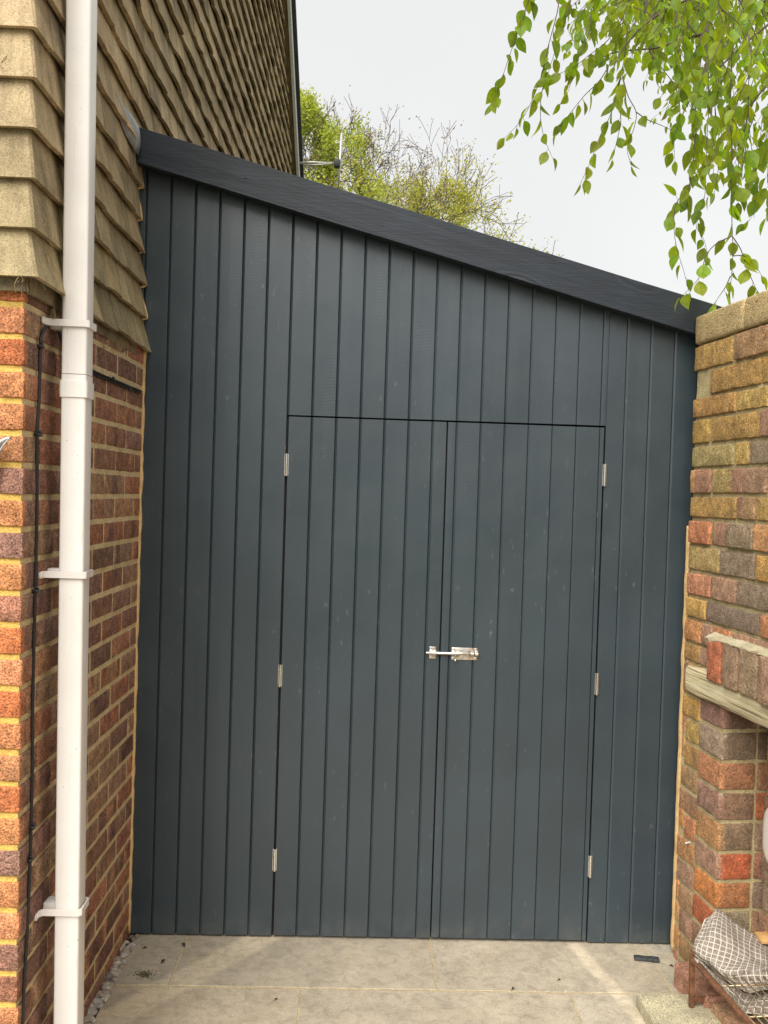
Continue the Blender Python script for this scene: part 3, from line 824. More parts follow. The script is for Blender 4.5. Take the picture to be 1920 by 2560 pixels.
for cy_ in (808, 1437, 2280):
    c = MB(); z = onY(180, cy_, -.95).z; hw = .0085; g_ = .004; x0 = px_(z); 
    yf, yb = -.95-g_, -.95+W_+g_; xr = x0+W_+g_; wallx = xw(-1.0)+warp(-1.0, z)+.004
    path = [(wallx, yf-.030), (wallx, yf-.012), (wallx+.004, yf-.003), (wallx+.010, yf), (xr-.006, yf), (xr, yf+.006), (xr, yb-.003), (xr-.004, yb), (wallx, yb)]
    vs = []; fc = []; m_ = len(path)
    for (x, y) in path:
        pass
    def offp(i, o_):
        a = Vector(path[max(i-1, 0)]); b2 = Vector(path[min(i+1, m_-1)]); t = (b2-a).normalized(); nn = Vector((t.y, -t.x)); q = Vector(path[i]) + nn*o_
        return q
    for i in range(m_):
        A = offp(i, 0); B = offp(i, .0028)
        vs += [(A.x, A.y, z-hw), (B.x, B.y, z-hw), (B.x, B.y, z+hw), (A.x, A.y, z+hw)]
    for i in range(m_-1):
        for k in range(4): fc.append((i*4+k, i*4+(k+1) % 4, (i+1)*4+(k+1) % 4, (i+1)*4+k))
    fc.append((0,1,2,3)); fc.append(tuple((m_-1)*4+k for k in (3,2,1,0)))
    c.add(vs, fc)
    c.tube([(wallx+.001, yf-.022, z), (wallx+.0045, yf-.022, z)], [.0075, .0060], 12)
    c.tube([(wallx, yf-.030, z), (wallx+.0028, yf-.030, z)], hw, 14)
    c.box(O, EX, UP, EY, (wallx, x0-.001), (z-.012, z+.012), (-.95+.02, -.95+W_-.006), r=.002)
    c.build('pipe_clip', M_white, dp, smooth=True, angle=45)

# ------------------------------------------------------------------ black cables on the house wall
def cable(name, label, px, offs, clips, rad=.0032):
    mb = MB()
    for o_ in offs:
        pts = smooth_path([onL(x, y, .006+o_[0]) + UL*0 + Vector((0, o_[1], o_[2])) for x, y in px], 6); mb.tube(pts, rad, 8)
    for cxp, cyp in clips:
        p = onL(cxp, cyp, .004); mb.box(p, UL, UP, NL, (-.009, .009), (-.004, .004), (-.004, .012), r=.002)
        mb.tube([p + NL*.004 + UP*.007, p + NL*.010 + UP*.008], [.005, .004], 8)
    o = mb.build(name, M_black, smooth=True); tag(o, label, 'cable'); return o
cable('cable', 'black cable clipped down the house corner left of the white downpipe',
      [(158,905), (155,860), (145,826), (128,812), (113,818), (103,838), (100,866), (97,987), (92,1087), (91,1280), (87,1476), (80,1760), (79.6,1920), (74,2150), (66.5,2330), (59,2470), (55,2570), (54, 2600)],
      [(0,0,0), (.001,.007,0)], [(97,866), (92,1087), (86,1478), (76,2068), (70,2150)])
cable('cable', 'pair of black cables crossing the side wall under the tiles to the cladding',
      [(225,925), (240,934), (290,956), (351,980)], [(0,0,.004), (0,0,-.004)], [(278,951)], .0035)

# ------------------------------------------------------------------ small things on the house
fl = MB(); edge_a = [(281,226), (302,252), (320,275), (334,294), (347,316)]; edge_b = [(283,234), (291,262), (301,300), (316,340), (346,388)]
nA = 12; PA = smooth_path([onL(x, y, -.012) for x, y in edge_a], 3); PB_ = smooth_path([onL(x, y, -.014) for x, y in edge_b], 3)
vs = []; fc = []
for i in range(13):
    for j in range(5):
        t = j/4; q = PA[i].lerp(PB_[i], t) + NL*math.sin(t*3.14)*.008; vs.append(q)
for i in range(12):
    for j in range(4): a = i*5+j; fc.append((a, a+1, a+6, a+5))
fl.add(vs, fc); f_o = fl.build('lead_flashing', M_lead, smooth=True)
f_o.modifiers.new('thick', 'SOLIDIFY').thickness = .002
tag(f_o, 'curled grey lead flashing slipping out beside the fascia end', 'flashing')
st = MB(); random.seed(5)
def straw(cx, cy, n, spread, off, ln, surf='L'):
    for i in range(n):
        x = cx + random.uniform(-1, 1)*spread[0]; y = cy + random.uniform(-1, 1)*spread[1]
        p = onL(x, y, off+random.uniform(0,.012)) if surf == 'L' else onY(x, y, YC-off-random.uniform(0,.01))
        d = Vector((random.uniform(-.5,.5), random.uniform(-.6,.6), -1)).normalized()*ln*random.uniform(.3,1)
        mid = p + d*.5 + Vector((random.uniform(-1,1), random.uniform(-1,1), 0))*ln*.15
        st.tube(smooth_path([p, mid, p+d], 3), random.choice([.0004, .0006, .0009]), 5)
straw(20, 133, 30, (26,4), .012, .05, 'F'); straw(105, 540, 8, (8,10), .02, .07); straw(70, 690, 14, (25,5), .01, .05)
straw(300, 850, 40, (40,10), .012, .05); straw(140, 770, 22, (12,10), .01, .04); straw(120, 640, 6, (6, 12), .03, .09); straw(100,130, 12, (20,30), .025, .05)
st.tube(smooth_path([onL(313,858,.03), onL(330,900,.02), onL(327,912,.02)], 4), .0009, 5)
st.tube(smooth_path([onL(322,962,.012), onL(335,985,.012), onL(350,1008,.012), onL(357,1040,.012)], 4), .0009, 5)
st.tube(smooth_path([onL(256,850,.015), onL(262,880,.012), onL(266,930,.012)], 4), .0008, 5)
tag(st.build('dry_straw', M_straw), 'wisps of old nesting straw hanging out from under the tiles', 'straw', kind='stuff')
# tip of a scrolled metal ornament on the front face
om = MB(); pts = [onY(x, y, YC-.02) for x, y in ((-75,1160), (-40,1150), (-10,1120), (5,1103), (26,1093))]
om.tube(smooth_path(pts, 5), [max(.002, .011*(1-abs(i/20-.25))) for i in range(21)], 8)
pts = [onY(x, y, YC-.022) for x, y in ((-70,1210), (-35,1190), (-10,1150), (4,1120), (24,1094))]
om.tube(smooth_path(pts, 5), [max(.002, .009*(1-i/22)) for i in range(21)], 8)
om.box(onY(-70, 1185, YC-.016), EX, UP, Vector((0,-1,0)), (-.03, .03), (-.03, .03), (-.016, .006), r=.004)
tag(om.build('wall_ornament', simple('silver_grey_metal', (.42,.42,.41), .4, .7, .4, 60, .002), smooth=True), 'silver scrolled metal ornament tip on the orange bricks at the left edge', 'ornament')

# aerial on the verge
ae = thing('tv_aerial', 'thin aerial on a bracket arm at the roof verge in front of the trees', 'aerial', onY(745, 407, 5.2))
a_ = MB(); P0 = onY(741, 407, 5.2); P1 = onY(845, 409, 5.2)
a_.box(P0, EX, UP, EY, (-.01, .02), (-.06, .05), (-.03, .03)); 
a_.tube([P0, P0.lerp(P1, .4)+Vector((0,0,.006)), P1], .011, 8); a_.tube([P0 + Vector((.06, 0, -.02)), P0.lerp(P1, .5)+Vector((0,-.02,-.02)), P1], .006, 6)
a_.build('bracket_arm', simple('alu_arm', (.5,.48,.44), .5, .6, .2), ae, smooth=True)
a2_ = MB(); a2_.tube([onY(854, 333, 5.2), onY(845, 480, 5.2)], .0095, 8); a2_.build('rod', simple('alu_rod', (.55,.53,.5), .45, .6, .2), ae, smooth=True)
a3_ = MB(); a3_.box(onY(843, 410, 5.2), EX, UP, EY, (-.028, .028), (-.035, .035), (-.04, .03), r=.01); a3_.build('junction_box', M_blackbit, ae, smooth=True)

# ------------------------------------------------------------------ old garden wall on the right
gw = thing('garden_wall', 'old garden wall of weathered ochre and red bricks on the right', 'wall', (1.25, -.4, 0))
def yr(y): return -y / UR.y * -1.0
def su(y): return -y/abs(UR.y)                       # distance along the wall from Y=0 towards the camera
def zk(z): return 1.59 + (z-1.59)*.9756
beds = [2.136] + [zk(z) for z in (2.054, 1.961, 1.889, 1.795, 1.713, 1.621, 1.537, 1.444, 1.352, 1.264, 1.185, 1.10)]
OCH = [(.56,.33,.10), (.60,.37,.10), (.53,.30,.10), (.54,.35,.11)]
GRY = [(.27,.20,.145), (.31,.23,.165), (.24,.18,.135), (.33,.25,.17)]
RED = [(.56,.22,.10), (.60,.28,.11), (.56,.24,.12), (.50,.22,.13), (.60,.30,.13)]
PUR = [(.38,.22,.15), (.35,.19,.125), (.42,.25,.17)]
gb = MB(); random.seed(11)
S0 = su(-.08)
def wb(mb, s0, s1, z0, z1, c, pr=0.0, dep=.10, r=.006, d2=None, mi=0):
    r = min(r, .004)
    seed = random.random()*99; b1 = random.random()
    def cf(u, v, P):
        if d2 and u > b1: return d2
        return c
    mb.box(OR, UR, UP, NR, (s0, s1), (z0, z1), (-dep, pr), mat=mi, r=r, cell=.017, amp=.0022, fs=62, colf=cf, seed=seed)
PAL = {'O': OCH, 'G': GRY, 'E': RED, 'P': PUR, 'C': [(.46,.36,.25)], 'V': [(.48,.36,.14), (.45,.34,.15)], 'B': [(.42,.24,.12), (.40,.22,.12)]}
rowspec = [  # joint positions along each course, converted to wall distance, with the brick kinds
    (875, 'O270 530B550 760B770'), (960, 'C300 400O405 695O700'), (1015, 'O275 548O555 735P740'), (1085, 'O283 395O412 690P695'), (1145, 'V280 535O550 630G635'),
    (1207, 'E283 405V415 590P592 730G745'), (1270, 'O285 553P560'), (1330, 'E283 405V412 505G508 655E660'), (1398, 'V285 455G460'), (1455, 'E280 405P410 555G560'),
    (1518, 'O280 375G380 695E700'), (1575, 'E275 350P355 415E425 520'), (1620, 'O275 345P350 420')]
import re
for i in range(13):
    zt2 = beds[i]; zb2 = beds[i+1] if i+1 < len(beds) else 1.045
    mj = random.uniform(.009, .015); py, sp = rowspec[i]
    toks = re.findall(r'([A-Z])(\d+)(?: (\d+))?', sp); s = S0
    for k_, (p, a, b_) in enumerate(toks):
        sa = su(onR(1600+int(a)/2.328, py).y) if k_ else S0 + (int(a)-280)*.0008
        sb_ = su(onR(1600+int(b_)/2.328, py).y) if b_ else sa + random.choice([.105, .215, .2])
        c = cj(random.choice(PAL[p]), .12); d2 = cj(random.choice([(.40,.20,.14), (.36,.24,.12)])) if random.random() < .25 else None
        wb(gb, sa, max(sb_, sa+.03), zb2+mj*.5, zt2-mj*.5+random.uniform(-.002,.002), c, pr=random.uniform(-.003, .004) - (.022 if p == 'C' else 0), d2=d2, dep=.12, r=.005)
        s = max(sb_, sa+.03) + random.uniform(.008, .014)
    while s < 1.35:
        L = random.choice([.105, .215, .215]); c = cj(random.choice(PAL[random.choice('GPEOG' if i > 4 else 'OOGP')]), .14)
        wb(gb, s, s+L, zb2+mj*.5, zt2-mj*.5, c, pr=random.uniform(-.003, .005), dep=.12, r=.005); s += L + random.uniform(.008, .014)
# lower part, zone A beside the cladding (smaller irregular bricks) and zone B up to the corner of the recess
SC_ = su(onR(1796, 2060).y); SA = su(onR(1740, 1984).y)
z = 1.045
zA = [1.045, .93, .852, .770, .685, .603, .522, .440, .357, .275, .190, .105, .020, -.06]
colsA = 'BOOOBBEEPBPBG'
for i in range(len(zA)-1):
    c = cj(random.choice(PAL[colsA[i % len(colsA)]]), .12)
    a = S0 + random.uniform(-.004, .004); m_ = a + random.uniform(.02, .05)
    e = SA + random.uniform(-.004, .004)
    if random.random() < .6 and i > 1:
        wb(gb, a, m_-.004, zA[i+1]+.006+.02, zA[i]-.006+.015, cj(random.choice(RED)), -.002, dep=.12); a = m_+.003
    wb(gb, a, e, zA[i+1]+.006, zA[i]-.006, c, random.uniform(-.003, .002), dep=.12)
zB = [.957, .866, .768, .671, .574, .475, .381, .288, .196, .105, .012, -.06]
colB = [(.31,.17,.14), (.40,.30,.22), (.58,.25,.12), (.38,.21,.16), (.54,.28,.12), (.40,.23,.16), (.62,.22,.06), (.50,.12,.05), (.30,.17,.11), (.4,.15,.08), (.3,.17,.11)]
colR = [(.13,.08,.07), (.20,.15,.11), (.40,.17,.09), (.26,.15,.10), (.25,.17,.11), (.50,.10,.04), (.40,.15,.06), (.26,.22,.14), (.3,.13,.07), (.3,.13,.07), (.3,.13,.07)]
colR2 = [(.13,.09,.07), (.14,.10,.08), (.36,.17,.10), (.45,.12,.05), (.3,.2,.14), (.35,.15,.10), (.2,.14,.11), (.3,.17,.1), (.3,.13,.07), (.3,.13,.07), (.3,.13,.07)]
YF = onR(1796, 2060).y
for i in range(len(zB)-1):
    c, cr_, cr2 = colB[i], colR[i], colR2[i]
    # corner brick: side face and reveal face in one block, the reveal's own tones darkened by painted-in shade
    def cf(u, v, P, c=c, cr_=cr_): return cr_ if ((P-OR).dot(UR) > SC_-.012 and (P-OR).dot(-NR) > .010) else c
    jo = random.uniform(-.002, .003)
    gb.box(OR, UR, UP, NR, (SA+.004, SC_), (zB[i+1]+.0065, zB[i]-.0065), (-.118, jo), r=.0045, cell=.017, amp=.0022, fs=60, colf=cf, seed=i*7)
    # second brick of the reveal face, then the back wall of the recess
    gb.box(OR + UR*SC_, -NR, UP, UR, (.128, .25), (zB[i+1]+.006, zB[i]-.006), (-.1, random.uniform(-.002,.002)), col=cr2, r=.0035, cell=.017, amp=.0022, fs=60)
    s = SC_ + .012 - (.06 if i % 2 else 0)
    while s < 1.25:
        gb.box(OR - NR*.150, UR, UP, NR, (max(s, SC_+.004), s+.2), (zB[i+1]+.007, zB[i]-.007), (-.08, random.uniform(-.003,.003)), col=cj(random.choice(PUR+RED+GRY), .15), r=.006, cell=.022, amp=.0028, fs=42)
        s += .212
# pier on the camera side of the recess
for i in range(len(zB)-1):
    gb.box(OR, UR, UP, NR, (1.16+(.1 if i % 2 else 0), 1.37), (zB[i+1]+.007, zB[i]-.007), (-.118, random.uniform(-.003,.003)), col=cj(random.choice(RED+PUR), .15), r=.006, cell=.022, amp=.0028, fs=42)
    if i % 2: gb.box(OR, UR, UP, NR, (1.16, 1.25), (zB[i+1]+.007, zB[i]-.007), (-.118, random.uniform(-.003,.003)), col=cj(random.choice(RED+OCH), .15), r=.006, cell=.022, amp=.0028, fs=42)
# footing bricks standing proud at the foot
gb.box(OR, UR, UP, NR, (su(-.27), su(-.49)), (-.03, .078), (-.02, .085), col=(.46,.22,.15), r=.006, cell=.019, amp=.0028, fs=42)
gb.box(OR, UR, UP, NR, (su(-.505), su(-.70)), (-.03, .07), (-.02, .075), col=(.45,.26,.15), r=.006, cell=.019, amp=.0028, fs=42)
# mortar body
def mort(s0, s1, z0, z1, off, o=OR):
    gb.sheet(o + NR*off, UR, UP, NR, (s0, s1), (z0, z1), cell=.013, amp=.002, fs=40, mat=1)
mort(S0+.004, 1.36, 1.02, 2.135, -.009); mort(S0+.004, SC_-.004, -.05, 1.03, -.0055); mort(SC_, 1.25, -.05, 1.03, -.012, OR - NR*.150)
mort(1.165, 1.36, -.05, 1.03, -.006)
gb.sheet(OR + UR*(SC_-.0055), -NR, UP, UR, (.006, .26), (-.05, .96), cell=.013, amp=.0018, fs=40, mat=1)
gb.sheet(OR + UR*(S0+.012), -NR, UP, -UR, (.01, .2), (-.05, 2.13), cell=.02, amp=.004, fs=40, mat=1)
gb.box(OR, UR, UP, NR, (S0+.02, 1.36), (1.03, 2.125), (-.22, -.02), col=(.3,.2,.1), mat=1)
gb.box(OR, UR, UP, NR, (S0+.02, SC_-.02), (-.05, 1.03), (-.30, -.02), col=(.3,.2,.1), mat=1)
gb.box(OR, UR, UP, NR, (SC_-.02, 1.36), (-.05, 1.03), (-.30, -.175), col=(.3,.2,.1), mat=1)
for i in range(25):  # unseen run of the wall towards the camera, added to shade the cladding
    s = 1.37 + (.11 if i % 2 else 0)
    while s < 4.6:
        gb.box(OR, UR, UP, NR, (s, s+.212), (i*.0857-.01, i*.0857+.064), (-.10, random.uniform(-.002,.002)), col=cj(random.choice(OCH+PUR+RED), .15)); s += .224
gb.sheet(OR - NR*.006, UR, UP, NR, (1.36, 4.75), (-.05, 2.135), cell=.2, mat=1)
gb.box(OR, UR, UP, NR, (1.36, 4.75), (-.05, 2.125), (-.22, -.02), col=(.3,.2,.1), mat=1)
gb.build('brickwork', [M_brick_old, M_mort_r], gw, smooth=True)
cp = MB()
cp.box(OR, UR, UP, NR, (S0-.004, .40), (2.138, 2.236), (-.24, .004), r=.010, cell=.02, amp=.002, fs=30)
cp.box(OR, UR, UP, NR, (.412, .86), (2.137, 2.234), (-.24, .006), r=.010, cell=.02, amp=.002, fs=30)
cp.box(OR, UR, UP, NR, (.872, 1.36), (2.139, 2.236), (-.24, .002), r=.010, cell=.02, amp=.002, fs=30)
for q in range(7): cp.box(OR, UR, UP, NR, (1.372+q*.47, 1.830+q*.47), (2.138, 2.235), (-.24, .004), r=.010)
cp.build('coping', M_coping, gw, smooth=True, angle=60)
# brick-on-end course over the recess
so2 = [su(onR(x, y, .02).y) for x, y in ((1771,1650), (1809,1660), (1852,1680), (1903,1700))] ; so2.append(so2[-1]+.105)
while so2[-1] < 1.3: so2.append(so2[-1]+.10)
cS = [(.56,.16,.08), (.40,.26,.17), (.38,.27,.17), (.42,.26,.18)]
for i in range(len(so2)-1):
    sb = MB(); c = cS[i] if i < 4 else cj(random.choice(PUR+GRY))
    dz = random.uniform(-.004, .004)
    sb.box(OR, UR, UP, NR, (so2[i]+.006, so2[i+1]-.007), (1.018+dz, 1.157+dz), (-.09, .034+random.uniform(-.004,.004)), col=c, r=.006, cell=.016, amp=.003, fs=50, seed=i)
    o = sb.build('soldier_brick', M_brick_old, gw, smooth=True)
    if i == 0: o['label'] = 'red brick on end'
mc = MB()      # ragged cap of pale mortar over that course
n_ = 40; vs = []; fc = []
for i in range(n_+1):
    s = so2[0]-.004 + (1.3-so2[0])*i/n_
    for j in range(7):
        t = j/6; dz = [1.153, 1.157, 1.161, 1.165, 1.169, 1.172, 1.174][j]; dn = [.028, .033, .029, .020, .010, .002, -.01][j]
        P = OR + UR*s + NR*(dn + noise.noise(Vector((s*22, j*.7, 0)))*.006) + UP*(dz + noise.noise(Vector((s*30, j*.9, 4)))*(.006 if j < 2 else .003) - (.022*math.exp(-((s-so2[0]-.03)/.025)**2) if j == 0 else 0))
        vs.append(P)
for i in range(n_):
    for j in range(6): a = i*7+j; fc.append((a, a+1, a+8, a+7))
mc.add(vs, fc); mc.build('mortar_cap', mortar_mat('pale_render', (.62,.56,.38), (.40,.35,.22)), gw, smooth=True)
li = MB(); sl0 = su(onR(1716, 1690, .012).y)
n_ = 50; vs = []; fc = []
for i in range(n_+1):
    s = sl0 + (1.28-sl0)*i/n_; e = 1-math.exp(-i*.9)
    zt_ = 1.040 - .004*(1-e) + .004*noise.noise(Vector((s*9,0,0))); zb_ = .946 + .003*(1-e) + .004*noise.noise(Vector((s*7,3,0)))
    for (dn, zz) in ((-.10, zb_), (.010, zb_), (.016, zb_+.006), (.017, (zt_*.33+zb_*.67)), (.019, (zt_*.67+zb_*.33)), (.016, zt_-.006), (.008, zt_), (-.10, zt_)):
        vs.append(OR + UR*s + NR*(dn - .002*(1-e)) + UP*zz)
for i in range(n_):
    for k in range(8): fc.append((i*8+k, (i+1)*8+k, (i+1)*8+(k+1) % 8, i*8+(k+1) % 8))
fc.append(tuple(range(8))[::-1]); fc.append(tuple(n_*8+k for k in range(8))); li.add(vs, fc)
li.build('timber_lintel', M_lintel, gw, smooth=True, angle=50)
nl = MB(); p = onR(1722, 2107, .0); nl.tube([p - NR*.004, p + NR*.006, p + NR*.006], [.004, .004, .009], 10)
nl.build('wall_plug', M_white, gw, smooth=True)

# ------------------------------------------------------------------ slab, grill rack, towel and the rest in the lower right corner
cs_ = MB(); A = onZ(1591.5, 2480, .045)
cs_.box(O, EX, EY, UP, (A.x, 1.60), (-1.25, A.y), (-.02, .045), r=.008, cell=.03, amp=.0035, fs=26)
tag(cs_.build('concrete_slab', M_slab, smooth=True, angle=60), 'rough pale concrete step slab under the grill rack', 'slab')
rk = thing('grill_rack', 'rusty barbecue grill rack standing on the concrete slab', 'grill rack', (1.15, -.65, .045))
def bar(mb, a, b_, w0, h0):
    a = Vector(a); b_ = Vector(b_); t = (b_-a).normalized(); sd_ = t.cross(UP) if abs(t.z) < .9 else Vector((1,0,0)); sd_.normalize(); up_ = sd_.cross(t)
    mb.box(a, t, sd_, up_, (0, (b_-a).length), (-w0/2, w0/2), (-h0/2, h0/2), r=.0015)
ZR = .195; q1 = Vector((1.068, -.495, ZR)); q2 = Vector((1.108, -.860, ZR)); q3 = Vector((1.34, -.47, ZR)); q4 = Vector((1.36, -.95, ZR)); q2b = Vector((1.112, -.98, ZR))
for (a, b_) in ((q1, q2b), (q1, q3), (q3, q4), (q2b, q4)):
    m_ = MB(); bar(m_, a, b_, .016, .010); m_.build('rail', M_rust, rk)
for q_ in (q1, q3, q2b, q4):
    m_ = MB(); bar(m_, q_ + Vector((0, 0, .012)), Vector((q_.x+.004, q_.y+.002, .046)), .014, .014); m_.build('leg', M_rust, rk)
m_ = MB(); bar(m_, (1.074, -.493, .068), (1.345, -.46, .072), .006, .020); m_.build('crosspiece', M_rust, rk)
m_ = MB()
for i in range(12):
    t = (i+.35)/12; a = q1.lerp(q3, t); b_ = q2b.lerp(q4, t); m_.tube([a + UP*.006, b_ + UP*.006], .0022, 6)
for t in (.33, .66): m_.tube([q1.lerp(q2b, t) + UP*.001, q3.lerp(q4, t) + UP*.001], .0025, 6)
m_.build('grill_wires', simple('grill_wire', (.45,.35,.22), .4, .8, .4, 60), rk, smooth=True)

def towel_mat():
    m, nt, b = mat('checked_tea_towel')
    t = N(nt, 'ShaderNodeTexCoord'); sx = N(nt, 'ShaderNodeSeparateXYZ'); nt.links.new(t.outputs['UV'], sx.inputs[0])
    v = coords(nt); nn = noise_n(nt, v, 320, 3, .7)
    def line(o_):
        f = math_n(nt, 'FRACT', o_); f = math_n(nt, 'ABSOLUTE', math_n(nt, 'SUBTRACT', f, .5)); return ramp(nt, f, [(.40, 0.0), (.44, 1.0)])
    l = math_n(nt, 'MAXIMUM', line(sx.outputs['X']), line(sx.outputs['Y']))
    base = ramp(nt, nn, [(.35, (.09,.075,.06)), (.5, (.22,.185,.15)), (.68, (.42,.37,.31))])
    c = mixc(nt, base, (.66,.60,.51), math_n(nt, 'MULTIPLY', l, .8))
    nt.links.new(c, b.inputs['Base Color']); b.inputs['Roughness'].default_value = .95
    bump(nt, b, math_n(nt, 'ADD', nn, l), .7, .0016); return m
M_towel = towel_mat()
tw_ = MB()
def cloth(ctrl, nu, nv, usc, vsc, seed, amp=.004):
    # ctrl: rows of (px,py,Y); catmull in both directions
    rows_ = [smooth_path([onY(*c) for c in r], nu) for r in ctrl]
    cols_ = [smooth_path([r[i] for r in rows_], nv) for i in range(len(rows_[0]))]
    H_ = len(cols_[0]); Wd = len(cols_); vs = []; fc = []; uv = []
    ul = [0]
    for i in range(1, Wd): ul.append(ul[-1] + (cols_[i][H_//2]-cols_[i-1][H_//2]).length)
    vl = [0]
    for j in range(1, H_): vl.append(vl[-1] + (cols_[Wd//2][j]-cols_[Wd//2][j-1]).length)
    for i in range(Wd):
        for j in range(H_):
            P = cols_[i][j]
            nz_ = noise.noise(Vector((ul[i]*22+seed, vl[j]*9, 0)))*amp + noise.noise(Vector((ul[i]*60, vl[j]*60, seed)))*amp*.35 + amp*1.3*(abs(noise.noise(Vector((ul[i]*13+vl[j]*7, vl[j]*11-ul[i]*5, seed*3))))*3.2-.6) + math.sin(ul[i]*55+vl[j]*38+seed+2*noise.noise(Vector((ul[i]*9, vl[j]*9, seed))))*amp*.35
            vs.append(P + Vector((-.4, -.7, .6))*nz_); uv.append((ul[i]/usc, vl[j]/vsc))
    for i in range(Wd-1):
        for j in range(H_-1): a = i*H_+j; fc.append((a, a+1, a+H_+1, a+H_))
    tw_.add(vs, fc, uvs=uv)
cloth([[(1778,2290,-.40), (1797,2272,-.39), (1832,2302,-.40), (1893,2338,-.41), (1935,2362,-.42)],
       [(1756,2312,-.44), (1790,2312,-.46), (1835,2335,-.47), (1885,2362,-.47), (1940,2390,-.48)],
       [(1741,2345,-.47), (1785,2350,-.51), (1838,2372,-.52), (1885,2395,-.53), (1945,2412,-.54)],
       [(1731,2376,-.49), (1775,2395,-.55), (1828,2410,-.57), (1880,2418,-.585), (1950,2420,-.60)],
       [(1745,2392,-.50), (1778,2412,-.55), (1815,2434,-.60), (1880,2432,-.60), (1950,2430,-.61)],
       [(1752,2398,-.51), (1790,2428,-.56), (1835,2458,-.60), (1890,2466,-.61), (1950,2455,-.62)],
       [(1760,2404,-.51), (1800,2440,-.57), (1869,2480,-.62), (1905,2474,-.63), (1950,2462,-.63)]], 8, 8, .0175, .0175, 1.0, .010)
cloth([[(1745,2392,-.47), (1790,2425,-.52), (1835,2450,-.55), (1880,2470,-.56), (1950,2465,-.57)],
       [(1738,2400,-.49), (1775,2428,-.555), (1815,2455,-.58), (1880,2485,-.60), (1950,2480,-.61)],
       [(1742,2418,-.50), (1775,2432,-.57), (1815,2470,-.60), (1870,2505,-.62), (1950,2500,-.63)],
       [(1752,2438,-.51), (1782,2440,-.58), (1822,2480,-.62), (1865,2522,-.64), (1950,2520,-.65)],
       [(1762,2447,-.51), (1797,2460,-.59), (1828,2492,-.63), (1862,2533,-.655), (1950,2535,-.67)]], 8, 8, .0175, .0175, 5.0, .012)
to = tw_.build('tea_towel', M_towel, smooth=True)
md = to.modifiers.new('thick', 'SOLIDIFY'); md.thickness = .003; md.offset = -1
tag(to, 'crumpled grey tea towel with a white check draped over the rusty rack', 'tea towel')

wp = MB(); vs = []; fc = []; cy0, cz0 = -.545, .566
prof = [(0, 1.0), (.018, 1.0), (.030, .97), (.038, .90), (.042, .75), (.044, .4), (.044, .05)]
for (dn, k) in prof:
    for a in range(32):
        th = 2*math.pi*a/32; ca, sa = math.cos(th), math.sin(th)
        ex = .55; yy = math.copysign(abs(ca)**ex, ca)*.145*k; zz = math.copysign(abs(sa)**ex, sa)*.100*k
        vs.append(Vector((1.345-dn, cy0+yy, cz0+zz)))
for i in range(len(prof)-1):
    for a in range(32): b2 = (a+1) % 32; fc.append((i*32+a, (i+1)*32+a, (i+1)*32+b2, i*32+b2))
fc.append(tuple((len(prof)-1)*32+a for a in range(32)))
wp.add(vs, fc); tag(wp.build('plastic_cover', M_white, smooth=True), 'white rounded plastic cover on the recess wall at the right edge', 'cover')
pk = MB(); a = onY(1888, 2333, -.42); pk.box(a, EX, UP, EY, (.004, .22), (-.016, -.003), (-.04, .02), r=.002)
tag(pk.build('plank', M_ply, smooth=True, angle=40), 'orange timber plank behind the checked tea towel', 'plank')
# soot and ash under the rack
random.seed(3); ash = MB()
for i in range(260):
    x = 1.12+abs(random.gauss(0, .09)); y = -.62-abs(random.gauss(0, .09)); q = random.uniform(.0015, .006)
    ash.blob((x, y, .046), q*1.3, q*1.3, q*.5, (.03,.03,.03), .4, 0, 4, 6, i)
tag(ash.build('ash', M_blackbit), 'scattered black ash on the slab beneath the grill', 'ash', kind='stuff')

# loose things on the paving
bb = MB(); a = onZ(1585, 2398); b_ = onZ(1648, 2404); d = (b_-a).normalized(); n2 = Vector((-d.y, d.x, 0))
bb.box(a, d, n2, UP, (0, (b_-a).length), (-.012, .014), (.001, .011), r=.002, cell=.01, amp=.002, fs=60)
tag(bb.build('offcut', M_blackbit), 'black flat offcut lying on the paving by the right end of the cladding', 'offcut')
mo = MB(); c = onZ(361, 2437)
for i in range(260):
    r_ = abs(random.gauss(0, .014)); th = random.random()*6.28
    mo.blob((c.x+r_*math.cos(th)*1.25, c.y+r_*math.sin(th), .0005), .0022, .0022, .0016, (.05,.05,.02), .4, 0, 3, 5, i)
tag(mo.build('moss', M_moss), 'dark clump of moss on the paving at the left', 'moss', kind='stuff')
def dead(px, py, L, ang, label):
    m_ = MB(); c = onZ(px, py, .002); d = Vector((math.cos(ang), math.sin(ang), 0)); n2 = Vector((-d.y, d.x, 0)); vs = []; fc = []
    for i in range(7):
        t = i/6; w0 = L*.22*math.sin(math.pi*min(1, t*1.05+.02)); zz = .004*math.sin(t*3.1)
        vs += [c + d*(L*(t-.5)) + n2*w0 + UP*(zz+.002), c + d*(L*(t-.5)) + UP*zz*.4, c + d*(L*(t-.5)) - n2*w0 + UP*(zz+.003)]
    for i in range(6):
        a = i*3; fc += [(a, a+1, a+4, a+3), (a+1, a+2, a+5, a+4)]
    m_.add(vs, fc); m_.tube([c - d*L*.5, c - d*L*.75 + n2*.003 + UP*.002], .0007, 5)
    o = m_.build('dead_leaf', M_deadleaf); tag(o, label, 'leaf', 'dead leaves on the paving')
dead(408, 2404, .026, 1.3, 'small dark curled leaf beside the moss clump')
dead(362, 2371, .014, .2, 'tiny dark leaf nearest the left house wall')
dead(458, 2363, .026, 2.2, 'brown leaf scrap just below the left cladding boards')
dead(690, 2500, .011, .6, 'dark leaf speck on the front flagstones, left of centre')
dead(1283, 2473, .016, .9, 'dark leaf scrap on the joint right of centre')
dead(1398, 2451, .009, .3, 'dark speck of leaf on the right flagstone')
dead(1678, 2416, .012, 2.6, 'little dark leaf scrap between offcut and garden wall')

